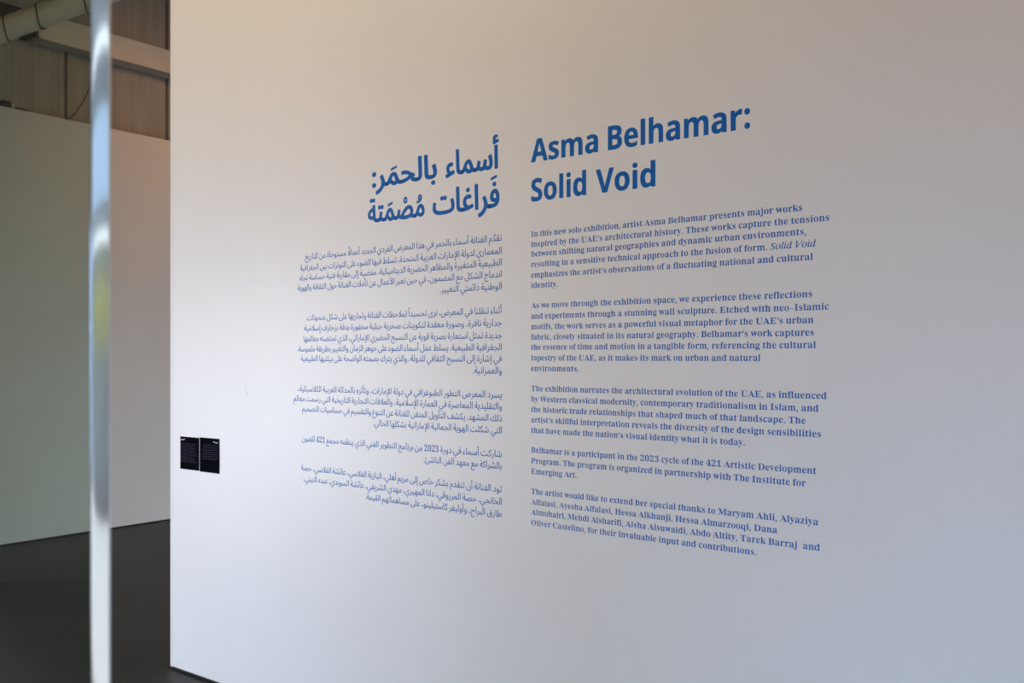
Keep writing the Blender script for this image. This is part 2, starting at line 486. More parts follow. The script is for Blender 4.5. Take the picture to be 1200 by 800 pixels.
# ------------------------------------------------------------------ lettering
# letter outlines: key = style + letter; advance | contour | contour ... (steps between points, 500 units per em)
GLYPHS = {}
GLYPH_TEXT = '''
s,=94|19 -60 15 96 34 0 -26 -96
s-=227|168 122 0 -28 -111 0 0 28
s.=94|48 -2 -9 1 -8 5 -5 8 -1 8 1 9 5 8 8 5 9 1 8 -1 8 -5 5 -8 2 -9 -2 -8 -5 -8 -8 -5
s0=279|140 -5 -41 6 -31 17 -24 28 -15 37 -9 44 -3 53 3 51 9 45 15 36 24 28 31 16 42 6 39 -6 31 -16 23 -28 16 -36 9 -45 4 -52 -4 -52 -9 -45 -16 -36 -23 -28 -32 -17|140 28 16 4 13 13 8 23 6 47 2 64 -2 64 -6 47 -8 22 -12 13 -16 5 -17 -5 -12 -13 -8 -22 -7 -47 -2 -64 2 -64 7 -47 8 -23 12 -13
s1=279|49 0 0 27 41 0 11 1 8 6 4 9 2 16 0 251 -19 -21 -16 -17 -15 -11 -15 -3 -11 2 -9 8 -7 11 -2 16 16 4 18 8 20 10 23 16 35 26 56 0 0 -300 1 -14 4 -10 8 -6 13 -2 40 0 0 -27
s2=279|18 0 0 52 74 75 27 30 20 26 14 23 9 23 5 23 2 25 -3 24 -8 17 -12 10 -16 4 -22 -6 -14 -16 -8 -27 -2 -38 -26 3 -21 8 -13 15 -4 24 3 17 9 16 15 14 22 11 27 7 34 2 49 -6 36 -16 16 -17 10 -20 3 -24 -2 -17 -4 -17 -9 -17 -12 -19 -17 -21 -22 -24 -63 -61 -50 -48 117 0 14 2 12 7 9 11 6 15 4 15 30 0 -3 -105
s3=279|122 -5 -35 2 -27 7 -20 9 -15 13 -8 14 -3 15 3 17 10 12 14 7 16 3 4 -28 12 -20 20 -12 25 -4 16 2 15 5 12 8 10 14 6 19 3 26 -5 26 -15 21 -25 13 -33 5 -31 0 0 31 33 0 28 5 20 15 12 24 4 30 -3 24 -8 18 -13 12 -18 4 -16 -3 -11 -9 -8 -13 -5 -16 -2 -18 -1 -19 -27 3 -21 8 -13 14 -4 20 7 24 21 21 35 13 47 5 48 -5 37 -16 17 -16 11 -20 3 -24 -5 -31 -17 -26 -25 -20 -29 -13 20 -6 20 -8 19 -11 16 -16 10 -21 4 -26 -3 -28 -9 -23 -13 -19 -17 -14 -21 -11 -22 -7 -25 -5
s4=279|90 0 0 27 14 0 16 1 13 5 9 10 3 19 0 31 -138 0 0 31 142 233 69 0 0 -231 52 0 0 -33 -52 0 0 -31 3 -19 9 -10 13 -5 16 -1 7 0 0 -27|42 126 103 0 0 88 1 47 3 49 -8 -16 -12 -22 -11 -20 -9 -14
s5=279|123 -5 -34 2 -27 7 -19 10 -13 12 -7 14 -3 16 3 15 8 11 13 6 16 2 1 -14 4 -14 7 -13 11 -10 14 -7 18 -2 16 2 15 5 12 10 10 15 6 21 3 27 -5 33 -13 23 -22 13 -28 5 -18 -1 -14 -2 -24 -6 -23 9 16 173 189 0 3 -91 -29 0 -4 17 -3 8 -3 6 -7 4 -10 1 -104 0 -8 -92 10 2 14 3 31 2 52 -7 41 -20 19 -21 12 -26 4 -33 -3 -30 -9 -24 -13 -20 -18 -16 -20 -11 -22 -8 -23 -5
s6=279|147 -5 -35 5 -30 13 -25 23 -19 33 -12 43 -3 53 2 40 6 37 11 34 16 29 19 24 25 18 29 11 34 4 29 -2 23 -6 16 -9 12 -11 6 -13 3 -14 -4 -15 -10 -12 -18 -9 -28 -3 -1 15 -2 15 -4 14 -6 11 -9 7 -11 3 -19 -4 -15 -12 -13 -19 -14 -41 -7 -56 12 6 15 6 19 5 23 1 41 -7 32 -20 15 -21 9 -25 3 -30 -3 -34 -10 -29 -16 -24 -23 -19 -29 -11|148 28 17 5 13 15 9 25 3 38 -4 35 -9 24 -14 14 -19 5 -14 -2 -15 -6 -13 -8 -9 -8 4 -63 12 -42 18 -24
s7=279|83 0 133 303 -132 0 -15 -3 -9 -9 -5 -14 -3 -25 -30 0 3 105 238 0 0 -24 -138 -333
s8=279|137 -5 -38 3 -31 10 -23 15 -17 20 -10 23 -3 25 5 29 15 24 24 19 30 18 -27 18 -19 21 -12 24 -4 27 2 23 9 21 14 19 22 15 30 10 39 3 46 -6 33 -19 20 -28 7 -34 -5 -27 -13 -21 -22 -17 -27 -16 38 -23 26 -22 14 -26 5 -28 -4 -30 -11 -24 -19 -20 -41 -19|151 211 16 11 11 14 6 17 2 22 -1 15 -4 13 -7 12 -9 10 -11 6 -14 2 -19 -4 -13 -12 -8 -18 -3 -22 3 -23 11 -17 17 -14|139 24 23 4 18 13 11 20 4 25 -4 22 -13 19 -23 16 -33 18 -16 -13 -12 -15 -9 -20 -2 -24 3 -26 12 -21 18 -14
s9=279|114 -5 -27 2 -21 6 -16 10 -10 12 -6 13 -2 14 1 10 5 8 7 6 11 4 9 -21 12 -17 17 -12 22 -3 29 9 21 27 14 45 7 64 -13 -14 -16 -11 -19 -7 -23 -2 -40 6 -31 20 -15 20 -9 26 -3 31 3 34 10 29 17 25 23 18 28 11 33 4 34 -4 31 -13 25 -23 19 -32 12 -42 4 -54 -2 -40 -6 -37 -10 -34 -15 -30 -20 -24 -25 -18 -30 -12|137 174 16 2 14 7 11 10 9 14 -4 55 -11 38 -16 21 -21 8 -19 -6 -14 -16 -9 -26 -3 -37 3 -31 9 -22 14 -13
sA=325|-7 0 0 14 14 2 11 7 9 12 10 21 117 291 13 0 119 -282 11 -24 9 -15 10 -9 14 -3 0 -14 -159 0 0 14 22 2 14 7 4 11 -2 10 -6 17 -15 38 -111 0 -18 -46 -3 -9 0 -8 4 -13 12 -7 20 -2 3 0 0 -14|85 120 95 0 -48 118
sB=329|12 0 0 13 21 3 14 8 6 14 3 23 0 214 -1 18 -3 14 -6 9 -8 6 -11 3 -15 2 0 12 152 0 57 -5 41 -15 25 -24 8 -34 -5 -28 -15 -22 -26 -16 -35 -11 42 -12 31 -19 18 -24 7 -31 -4 -29 -12 -24 -20 -19 -42 -20 -57 -6|136 188 4 0 34 3 22 12 12 21 4 33 -3 30 -8 20 -16 12 -24 4 -14 -2 -7 -5 -3 -9 -1 -16|165 18 28 5 18 14 10 24 3 35 -4 35 -14 24 -23 13 -36 4 -11 0 0 -123 1 -15 5 -9 9 -5
sC=348|191 -8 -47 6 -42 17 -34 27 -26 36 -17 43 -5 49 5 49 17 42 26 36 35 27 42 17 48 6 37 -5 44 -14 7 -3 8 -1 15 6 8 17 13 0 0 -117 -13 0 -20 41 -27 32 -32 20 -35 7 -40 -10 -28 -30 -17 -51 -6 -70 6 -67 19 -47 31 -28 44 -9 30 3 30 12 27 20 25 26 14 -13 -28 -32 -33 -23 -38 -14
sD=369|15 0 0 13 20 3 12 6 6 12 2 22 0 223 -2 24 -8 14 -13 7 -21 3 0 12 154 0 55 -5 46 -15 36 -24 26 -33 15 -42 6 -50 -12 -75 -33 -53 -56 -31 -78 -11|166 18 29 4 24 13 19 21 17 47 6 68 -6 66 -18 48 -29 28 -42 10 -16 -2 -9 -6 -4 -11 -1 -17 0 -233 1 -18 4 -11 9 -5
sE=329|11 0 0 13 22 2 14 7 7 14 2 22 0 217 -2 26 -8 16 -13 7 -21 3 0 12 285 0 0 -101 -11 0 -12 39 -21 26 -33 13 -47 5 -14 -1 -10 -1 -7 -3 -3 -6 -2 -8 -1 -13 0 -106 8 0 29 4 20 13 13 23 9 34 12 0 0 -169 -13 0 -4 27 -7 20 -10 14 -14 10 -18 5 -23 2 -2 0 0 -116 2 -15 5 -9 11 -4 18 -1 33 2 28 6 24 11 19 16 16 22 14 29 14 0 -20 -107
sH=389|12 0 0 13 21 3 14 8 6 13 3 23 0 222 -3 20 -7 14 -13 7 -21 4 0 12 168 0 0 -12 -16 -3 -12 -2 -8 -5 -5 -8 -3 -11 0 -16 0 -95 119 0 0 95 -1 16 -3 11 -5 8 -7 5 -12 2 -17 3 0 12 168 0 0 -12 -22 -4 -13 -7 -6 -13 -2 -21 0 -222 2 -21 6 -14 13 -9 22 -3 0 -13 -168 0 0 13 22 3 13 7 7 13 3 24 0 105 -119 0 0 -105 2 -23 7 -13 13 -8 22 -3 0 -13
sI=194|10 0 0 13 21 4 15 7 7 12 3 20 0 232 -2 19 -7 11 -14 6 -23 3 0 12 172 0 0 -12 -22 -3 -14 -6 -8 -11 -2 -19 0 -230 1 -14 3 -11 5 -8 8 -5 13 -4 17 -3 0 -13
sM=472|11 0 0 13 21 3 14 8 7 13 3 22 0 226 -1 14 -2 11 -6 7 -8 5 -12 3 -16 2 0 12 127 0 98 -233 99 233 125 0 0 -12 -21 -4 -13 -8 -7 -13 -2 -20 0 -218 1 -19 3 -13 4 -9 8 -6 11 -3 15 -1 0 -13 -164 0 0 13 15 2 12 4 8 5 5 9 3 12 1 17 0 235 -124 -297 -14 0 -122 290 0 -230 2 -24 8 -14 15 -7 22 -2 0 -13
sO=391|194 -8 -36 3 -32 11 -30 16 -26 21 -21 26 -15 31 -10 33 -3 37 3 36 10 33 15 31 22 26 26 21 30 17 34 10 37 3 35 -3 33 -10 30 -16 25 -21 21 -26 16 -30 10 -34 3 -37 -3 -37 -10 -33 -16 -31 -21 -26 -27 -21 -30 -16 -33 -11|197 9 37 10 27 30 16 50 5 71 -5 69 -18 50 -18 23 -22 13 -25 5 -38 -10 -27 -30 -16 -50 -5 -70 6 -70 18 -50 18 -23 22 -13
sP=311|12 0 0 13 21 3 14 8 6 13 3 23 0 222 -3 20 -7 14 -13 7 -21 4 0 12 147 0 55 -3 36 -8 23 -14 17 -18 11 -23 4 -26 -4 -26 -10 -23 -18 -19 -24 -15 -31 -8 -38 -3 -44 0 0 -93 2 -23 7 -13 13 -8 22 -3 0 -13|136 171 14 0 32 4 20 13 12 23 4 34 -4 34 -9 24 -18 13 -26 5 -13 -1 -7 -4 -4 -8 -1 -11
sT=315|69 0 0 13 22 3 15 7 7 14 3 23 0 263 -5 0 -35 -6 -27 -17 -19 -27 -8 -36 -14 0 0 102 298 0 0 -103 -13 0 -9 38 -18 27 -28 16 -38 6 -4 0 0 -263 2 -23 8 -14 14 -8 24 -2 0 -13
sU=366|185 -10 -42 4 -33 10 -25 17 -17 24 -10 32 -3 39 0 166 -3 20 -7 14 -13 7 -21 4 0 12 168 0 0 -12 -16 -3 -12 -2 -8 -5 -5 -8 -3 -11 0 -16 0 -178 4 -38 12 -28 22 -16 32 -6 38 7 27 19 17 32 5 45 0 163 -2 20 -8 13 -14 8 -23 4 0 12 108 0 0 -12 -19 -5 -12 -8 -6 -13 -1 -19 0 -147 -4 -47 -11 -37 -17 -27 -25 -19 -33 -11
sW=455|127 -8 -103 301 -6 15 -7 10 -9 6 -14 3 0 12 147 0 0 -12 -14 -2 -9 -3 -6 -7 -1 -9 1 -13 4 -15 56 -164 58 149 -11 34 -6 14 -8 9 -11 4 -17 3 0 12 156 0 0 -12 -19 -3 -12 -6 -3 -11 1 -8 3 -11 56 -164 50 151 4 16 2 12 -2 10 -6 8 -11 4 -15 2 0 12 90 0 0 -12 -13 -5 -9 -8 -8 -13 -7 -19 -96 -290 -13 0 -84 238 -93 -238
sa=256|190 -8 -22 4 -13 11 -6 19 -24 -18 -26 -11 -28 -4 -23 4 -18 12 -11 17 -4 21 4 21 10 18 18 15 42 21 59 20 0 38 -2 18 -7 12 -12 8 -17 2 -24 -4 -8 -12 1 -5 6 -8 5 -10 2 -9 -3 -12 -7 -10 -11 -6 -13 -2 -14 2 -11 7 -6 11 -2 14 3 17 9 14 14 13 20 9 23 6 27 2 45 -5 30 -14 17 -25 5 -36 0 -110 0 -11 2 -6 2 -3 5 -1 5 1 7 4 6 -10 -26 -22|113 25 7 1 10 5 9 6 9 10 0 79 -33 -13 -20 -21 -7 -30 3 -20 8 -13
sb=268|32 -9 0 298 -1 19 -4 11 -7 5 -14 3 0 12 97 0 0 -131 28 22 34 7 24 -4 22 -10 18 -18 14 -22 9 -28 3 -31 -4 -36 -11 -32 -17 -26 -22 -20 -27 -13 -31 -5 -33 8 -32 21 -38 -30|136 11 22 6 15 20 7 34 3 48 -3 40 -8 28 -14 16 -21 6 -11 -2 -10 -6 -9 -9 -4 -12 0 -129 4 -22 11 -14
sc=218|116 -8 -27 4 -24 12 -21 18 -16 25 -10 28 -3 33 3 34 12 30 18 26 23 19 28 12 31 5 32 -4 24 -12 15 -18 6 -21 -3 -13 -6 -10 -9 -6 -13 -2 -17 4 -10 11 -3 20 1 8 0 7 -5 14 -16 5 -24 -9 -14 -27 -4 -45 4 -48 14 -35 22 -21 28 -7 26 6 24 19 10 -9 -27 -29 -32 -18
sd=275|104 -8 -25 4 -21 12 -18 18 -14 24 -9 28 -2 32 3 36 9 31 14 25 20 19 22 12 26 4 31 -7 26 -21 0 90 -2 13 -6 8 -11 5 -16 2 0 12 107 0 0 -283 1 -16 3 -10 7 -6 14 -3 0 -13 -44 -4 -53 -12 0 37 -16 -20 -21 -12|128 21 11 2 11 8 10 11 6 15 0 123 -4 11 -8 10 -12 6 -12 2 -20 -6 -13 -17 -7 -30 -2 -42 2 -41 7 -29 12 -17
se=224|115 -8 -28 4 -24 12 -20 18 -15 25 -10 31 -3 35 3 33 10 29 16 24 21 19 24 11 28 4 27 -3 22 -10 19 -15 19 -35 7 -45 0 -5 -124 0 4 -41 12 -28 19 -18 27 -5 27 8 25 24 11 -10 -27 -34 -33 -21|87 143 63 0 0 17 -2 27 -4 19 -9 11 -15 4 -19 -8 -11 -23 -3 -38
sf=159|11 0 0 12 11 2 8 2 4 4 3 6 1 10 1 19 0 151 -27 0 0 25 27 0 0 32 6 35 18 26 29 17 38 5 28 -4 21 -10 13 -16 4 -18 -2 -15 -6 -10 -10 -6 -11 -2 -12 1 -9 6 -6 8 -2 11 1 11 5 11 2 5 1 4 -3 6 -10 2 -13 -2 -7 -8 -3 -12 -1 -17 0 -60 42 0 0 -25 -42 0 0 -157 2 -19 6 -11 11 -5 20 -2 0 -12
sg=243|109 -105 -43 4 -30 10 -19 16 -6 19 4 15 14 13 22 9 -25 18 -8 24 3 17 11 15 18 14 26 13 -33 18 -20 26 -7 32 4 22 10 19 15 16 20 12 25 8 27 2 29 -3 28 -7 62 0 0 -27 -36 0 13 -23 4 -25 -3 -21 -8 -18 -14 -16 -18 -11 -21 -7 -25 -2 -11 0 -11 1 -12 -2 -10 -6 -7 -8 -2 -9 8 -12 22 -4 26 0 35 -2 27 -5 19 -8 13 -12 8 -17 2 -21 -4 -22 -10 -19 -18 -15 -40 -15|117 93 15 4 10 12 5 20 2 28 -2 29 -5 20 -10 11 -15 4 -15 -4 -10 -11 -5 -20 -2 -29 2 -28 5 -20 10 -13|120 -87 42 5 26 12 8 21 -3 11 -7 7 -14 4 -19 1 -81 0 -13 -12 -4 -16 3 -12 13 -11 20 -7
sh=283|14 0 0 12 12 2 8 5 4 9 1 14 0 255 -1 13 -4 10 -7 5 -13 3 0 11 96 0 0 -140 20 21 24 13 27 4 28 -5 21 -15 12 -25 4 -34 0 -116 1 -14 4 -9 7 -5 13 -2 0 -12 -120 0 0 12 3 0 12 3 7 10 2 17 0 120 -1 17 -3 13 -8 8 -12 2 -22 -7 -19 -20 0 -133 1 -14 4 -9 7 -5 12 -2 0 -12
si=147|75 270 -15 2 -12 8 -8 12 -2 15 2 15 8 12 12 8 15 3 15 -3 12 -8 8 -12 3 -15 -3 -15 -8 -12 -13 -8|14 0 0 12 12 2 8 5 4 9 1 14 0 146 -1 15 -3 9 -7 5 -13 2 1 12 95 0 0 -189 1 -14 3 -8 7 -6 12 -2 0 -12
sj=156|79 271 -15 2 -12 8 -8 12 -2 15 2 15 9 12 12 8 14 3 15 -3 12 -8 8 -12 3 -15 -3 -14 -8 -12 -12 -9|27 -105 -19 2 -16 5 -14 9 -11 10 -6 13 -3 14 3 13 6 9 9 6 13 2 12 -1 10 -6 6 -9 3 -11 -2 -8 -4 -8 -4 -7 -2 -5 4 -7 11 -3 13 3 8 10 3 15 1 19 0 226 -2 16 -4 10 -10 5 -16 2 0 12 103 0 0 -247 -7 -39 -18 -27 -29 -17
sk=267|13 0 0 12 13 2 8 5 4 9 1 14 0 254 -1 15 -3 9 -7 5 -13 2 1 12 94 0 0 -213 59 59 9 11 4 11 -7 9 -19 3 -3 0 0 12 104 0 0 -12 -28 -7 -24 -18 -39 -38 92 -130 10 -11 12 -3 0 -12 -123 0 0 12 5 0 12 3 4 9 -1 6 -4 7 -52 73 -11 -10 0 -58 1 -14 4 -8 7 -6 12 -2 0 -12
sl=148|14 0 0 12 12 2 8 5 4 9 1 14 0 254 -1 14 -3 10 -7 5 -13 2 0 12 96 0 0 -297 1 -14 3 -8 7 -6 12 -2 0 -12
sm=412|14 0 0 12 12 2 8 5 4 9 1 14 0 147 -1 13 -4 9 -7 6 -13 2 0 12 95 0 0 -34 20 22 23 14 25 4 29 -5 21 -14 12 -23 20 23 25 14 27 5 28 -5 20 -15 12 -25 4 -34 0 -116 1 -14 4 -9 7 -5 12 -2 0 -12 -118 0 0 12 12 2 7 6 4 9 1 13 0 120 -1 17 -3 13 -8 8 -12 2 -21 -6 -18 -19 0 -135 1 -13 3 -9 7 -6 12 -2 0 -12 -116 0 0 12 11 2 8 6 3 9 2 13 0 120 -2 17 -3 13 -7 7 -12 3 -22 -7 -18 -20 0 -133 1 -13 4 -9 6 -6 12 -2 0 -12
sn=283|14 0 0 12 12 2 8 5 4 9 1 14 0 147 -1 13 -4 9 -7 6 -13 2 0 12 96 0 0 -32 20 21 24 13 27 4 28 -5 21 -15 12 -25 4 -34 0 -116 1 -14 4 -9 7 -5 13 -2 0 -12 -120 0 0 12 3 0 12 3 7 10 2 17 0 120 -1 17 -3 13 -8 8 -12 2 -22 -7 -19 -20 0 -133 1 -14 4 -9 7 -5 12 -2 0 -12
so=250|126 -8 -32 5 -27 12 -22 18 -17 25 -10 30 -4 33 4 33 10 30 17 25 22 18 27 12 31 4 31 -4 27 -11 22 -19 17 -24 10 -30 4 -34 -4 -34 -10 -30 -17 -24 -22 -19 -27 -12|126 9 17 5 13 15 3 13 3 19 2 54 -3 54 -6 33 -12 15 -17 6 -19 -6 -11 -15 -7 -33 -2 -54 0 -30 2 -24 3 -19 4 -13 12 -15
sp=276|13 -104 0 12 10 1 7 4 5 5 3 7 1 27 0 229 -1 19 -3 11 -8 5 -12 4 0 11 92 0 0 -35 17 23 21 14 27 5 24 -4 22 -12 18 -18 13 -24 9 -29 3 -32 -3 -35 -9 -30 -14 -26 -18 -19 -23 -12 -25 -5 -23 4 -19 11 -17 17 0 -67 1 -18 2 -12 4 -9 7 -6 10 -2 13 -2 0 -12|146 21 19 6 13 17 7 30 3 41 -2 40 -6 30 -12 16 -20 6 -21 -8 -17 -24 0 -124 15 -22
sq=271|130 -104 0 12 18 3 11 4 6 9 2 14 0 84 -28 -22 -33 -7 -26 4 -21 11 -19 17 -13 23 -9 27 -3 32 4 36 11 32 17 26 22 20 27 12 31 5 33 -7 32 -21 38 29 8 0 0 -301 1 -14 4 -9 8 -5 13 -2 0 -12|133 22 11 2 11 6 8 8 4 12 0 130 -4 22 -11 13 -18 5 -22 -7 -14 -18 -8 -33 -3 -46 3 -42 7 -29 14 -17
sr=214|14 0 0 12 12 2 8 5 4 9 1 14 0 146 -1 15 -3 9 -8 5 -12 2 1 12 93 0 0 -43 14 21 16 15 18 10 17 3 18 -3 13 -8 8 -12 3 -16 -3 -13 -6 -10 -10 -7 -12 -2 -12 1 -8 5 -11 14 -6 6 -7 2 -11 -4 -9 -10 -8 -16 -2 -21 0 -101 2 -15 5 -8 11 -5 18 -2 0 -12
ss=214|113 -8 -23 3 -25 10 -10 2 -11 -4 -6 -10 -11 0 0 86 13 0 9 -29 16 -21 19 -13 21 -5 16 2 12 7 8 10 2 14 -7 19 -20 15 -36 19 -23 13 -16 16 -10 18 -3 20 5 29 15 24 25 15 32 6 19 -3 24 -6 6 -1 5 -1 7 3 6 8 10 0 0 -73 -12 0 -10 24 -14 17 -16 11 -19 4 -14 -2 -10 -6 -7 -9 -2 -11 2 -11 6 -9 9 -8 14 -7 34 -17 22 -13 15 -15 9 -19 3 -23 -6 -33 -16 -24 -25 -16
st=170|92 -7 -26 4 -17 11 -10 18 -3 27 0 155 -21 0 0 15 28 27 23 25 17 22 13 19 12 0 0 -85 47 0 0 -23 -47 0 0 -147 0 -14 3 -9 6 -6 8 -2 16 6 13 20 12 -7 -19 -31 -24 -19
su=279|98 -8 -30 6 -19 15 -11 25 -4 34 0 113 -1 15 -4 10 -7 7 -13 2 0 12 97 0 0 -176 1 -12 5 -9 8 -6 12 -1 21 5 17 17 0 136 -1 16 -4 10 -9 6 -15 2 0 12 100 0 0 -179 1 -14 5 -9 8 -5 13 -2 0 -12 -45 -5 -53 -13 0 38 -14 -16 -17 -11 -20 -8
sv=228|106 -8 -77 193 -7 14 -6 10 -7 7 -11 3 0 12 124 0 0 -12 -6 0 -15 -3 -5 -10 1 -6 41 -109 38 97 4 15 -7 12 -21 4 0 12 75 0 0 -11 -12 -5 -8 -7 -7 -12 -6 -15 -75 -189
sw=323|91 -8 -78 205 -4 8 -4 7 -6 4 -7 3 0 12 111 0 0 -12 -9 -2 -5 -2 -3 -4 -1 -5 1 -8 3 -10 35 -93 33 80 -7 23 -5 10 -4 7 -6 3 -10 2 0 11 116 0 0 -12 -16 -4 -5 -9 1 -6 1 -5 28 -90 35 86 2 7 1 7 -1 6 -4 4 -7 3 -11 2 0 11 67 0 0 -11 -10 -3 -6 -5 -9 -20 -80 -200 -12 0 -49 155 -62 -155
sx=237|4 0 0 11 21 11 21 20 46 60 -60 94 -14 16 -15 7 0 12 123 0 0 -12 -16 -3 -5 -7 1 -6 5 -9 26 -41 30 38 6 9 2 8 -2 5 -4 3 -7 2 -12 1 0 12 82 0 0 -10 -22 -11 -21 -21 -41 -52 69 -110 9 -11 5 -3 7 -1 0 -12 -122 0 0 12 9 1 8 2 4 3 1 5 -2 9 -7 12 -26 41 -30 -39 -8 -12 -2 -8 6 -11 16 -4 3 0 0 -11
sy=223|39 -105 -17 3 -14 9 -10 13 -3 18 2 12 7 10 9 8 14 2 11 -1 10 -6 6 -8 2 -12 -1 -4 0 -4 2 -6 7 -2 9 4 12 14 6 10 5 12 5 14 4 15 -78 191 -9 18 -6 9 -6 3 -9 2 -1 0 0 12 125 0 0 -12 -12 -1 -8 -2 -4 -4 -1 -7 1 -6 2 -8 39 -102 34 91 4 14 1 10 -2 7 -4 5 -8 2 -12 1 0 12 72 0 0 -12 -9 -3 -8 -7 -6 -12 -7 -16 -72 -199 -13 -31 -12 -22 -12 -16 -13 -10 -15 -6
sz=218|10 0 0 11 115 203 -29 0 -25 -3 -17 -9 -13 -16 -8 -25 -13 0 4 70 181 0 0 -14 -111 -198 20 0 30 3 22 11 15 18 13 29 12 0 -6 -80
s’=89|26 159 15 95 34 0 -26 -95
iS=274|114 -7 -34 4 -37 11 -6 2 -6 0 -12 -4 -8 -12 -9 0 17 115 10 0 6 -43 16 -32 25 -19 33 -7 18 2 16 7 13 11 11 14 6 17 3 19 -2 13 -4 13 -7 13 -9 13 -17 20 -22 23 -24 26 -15 22 -8 21 -2 21 3 25 9 22 15 18 20 14 24 9 28 3 23 -2 11 -2 10 -3 16 -5 8 -2 11 3 8 9 10 0 -16 -101 -8 0 -5 37 -13 28 -20 16 -27 6 -24 -4 -18 -12 -12 -18 -4 -24 2 -15 8 -16 11 -16 14 -16 22 -24 24 -26 21 -34 7 -39 -4 -27 -10 -25 -17 -20 -22 -16 -27 -10
io=261|79 -6 -34 6 -26 16 -16 26 -6 34 3 28 10 29 16 27 20 24 23 21 26 17 28 10 27 4 35 -6 26 -17 17 -26 6 -33 -3 -26 -8 -25 -13 -25 -16 -23 -20 -21 -22 -17 -36 -17|84 9 20 3 20 12 17 17 16 23 14 25 10 27 6 27 3 26 -5 30 -14 18 -24 6 -24 -6 -24 -18 -23 -27 -18 -35 -12 -39 -4 -36 2 -23 9 -17 13 -10
il=128|24 -6 -11 2 -8 5 -5 8 -2 11 4 20 8 34 63 233 3 15 -2 10 -5 6 -10 2 -15 2 1 9 32 4 23 4 22 4 4 -2 2 -3 -3 -11 -78 -285 -4 -16 -1 -9 2 -9 7 -2 16 8 24 27 8 -7 -21 -27 -20 -18 -19 -11
ii=131|91 293 -9 2 -9 6 -6 8 -1 10 1 9 6 9 9 6 9 2 10 -2 8 -6 6 -9 2 -9 -2 -11 -5 -8 -9 -5|25 -6 -14 3 -8 9 -3 16 3 18 6 24 32 116 2 9 2 8 -2 8 -6 5 -10 3 -14 1 2 9 33 4 24 4 20 5 4 -2 2 -4 -1 -5 -1 -4 -49 -162 -4 -20 3 -11 8 -4 18 10 25 28 7 -7 -28 -34 -26 -20
id=263|46 -6 -22 4 -17 12 -10 19 -4 26 3 25 8 27 12 28 17 27 19 24 22 22 17 12 18 9 17 5 17 2 24 -5 14 -12 22 91 2 7 0 8 -1 6 -4 5 -8 2 -11 1 -7 0 2 9 29 3 23 6 15 4 9 2 3 -2 2 -3 -1 -5 -1 -4 -76 -289 -3 -15 -2 -12 3 -8 9 -2 17 9 25 28 8 -6 -22 -27 -18 -18 -17 -11 -17 -4 -15 3 -8 9 -3 14 4 26 10 38 -26 -40 -25 -28 -26 -16|68 21 13 2 14 9 14 14 14 18 13 20 12 22 10 23 8 23 5 21 2 20 -2 13 -5 10 -8 6 -10 2 -25 -6 -25 -18 -23 -29 -19 -38 -14 -41 -4 -34 2 -16 6 -11 9 -8
iV=325|60 -8 12 302 -2 20 -6 13 -12 7 -19 2 -5 0 2 10 139 0 -3 -9 -4 0 -20 -2 -12 -8 -7 -15 -2 -24 -10 -217 175 208 19 26 6 15 -2 8 -6 5 -11 2 -16 1 2 10 107 0 -4 -10 -1 0 -14 -3 -14 -10 -16 -15 -18 -22 -247 -294
n:=150|117 38 -2 13 -6 12 -9 9 -12 6 -13 2 -13 -2 -12 -6 -9 -9 -6 -12 -2 -13 2 -13 6 -12 9 -9 12 -6 13 -2 13 2 12 6 9 9 6 12|117 232 -2 13 -6 12 -9 9 -12 6 -13 2 -13 -2 -12 -6 -9 -9 -6 -12 -2 -13 2 -13 6 -12 9 -9 12 -6 13 -2 13 2 12 6 9 9 6 12
nA=345|0 0 126 359 93 0 126 -359 -81 0 -26 85 -130 0 -26 -85|127 149 93 0 -27 83 -6 21 -8 27 -6 23 -7 -25 -8 -28 -6 -18
ns=248|113 -5 -26 1 -23 3 -20 5 -21 7 0 62 23 -10 25 -7 24 -5 21 -1 18 1 13 5 7 8 2 9 -1 7 -3 6 -6 5 -10 7 -39 18 -23 11 -19 11 -14 12 -10 14 -6 17 -2 21 3 23 10 19 16 15 34 14 45 5 24 -1 24 -4 23 -7 25 -9 -23 -54 -38 14 -18 5 -18 1 -25 -4 -8 -14 1 -6 3 -6 6 -5 10 -6 37 -16 21 -10 19 -10 15 -11 11 -14 7 -18 3 -22 -4 -26 -10 -21 -16 -17 -36 -16
nm=491|39 0 0 273 57 0 10 -35 4 0 15 18 19 13 22 7 24 2 27 -2 24 -8 18 -12 14 -18 6 0 15 18 20 13 22 7 24 2 40 -6 30 -18 18 -31 6 -45 0 -178 -75 0 0 160 -5 32 -13 20 -23 7 -25 -6 -17 -15 -9 -26 -3 -35 0 -137 -75 0 0 160 -5 32 -13 20 -23 7 -26 -6 -17 -18 -9 -28 -2 -39 0 -128
nB=336|45 0 0 357 111 0 63 -5 45 -15 20 -17 12 -23 5 -30 -4 -29 -11 -23 -17 -17 -23 -8 0 -3 17 -5 15 -7 13 -11 10 -15 6 -20 3 -25 -4 -31 -12 -25 -19 -20 -27 -16 -32 -9 -37 -3|121 216 44 0 27 2 18 8 10 13 3 18 -4 17 -11 12 -19 7 -28 2 -40 0|121 62 49 0 29 4 19 10 10 15 3 20 -3 18 -11 14 -19 9 -30 4 -47 0
ne=295|163 -5 -39 4 -34 11 -28 19 -21 28 -14 34 -4 44 4 43 12 36 19 28 26 20 31 12 37 4 35 -4 29 -10 25 -18 18 -25 11 -30 4 -37 0 -36 -176 0 5 -28 14 -21 21 -14 28 -4 25 1 23 4 22 6 23 10 0 -57 -21 -9 -22 -6 -24 -4|100 168 104 0 -3 22 -10 19 -16 12 -23 4 -20 -3 -16 -11 -11 -18
nl=152|39 0 0 380 75 0 0 -380
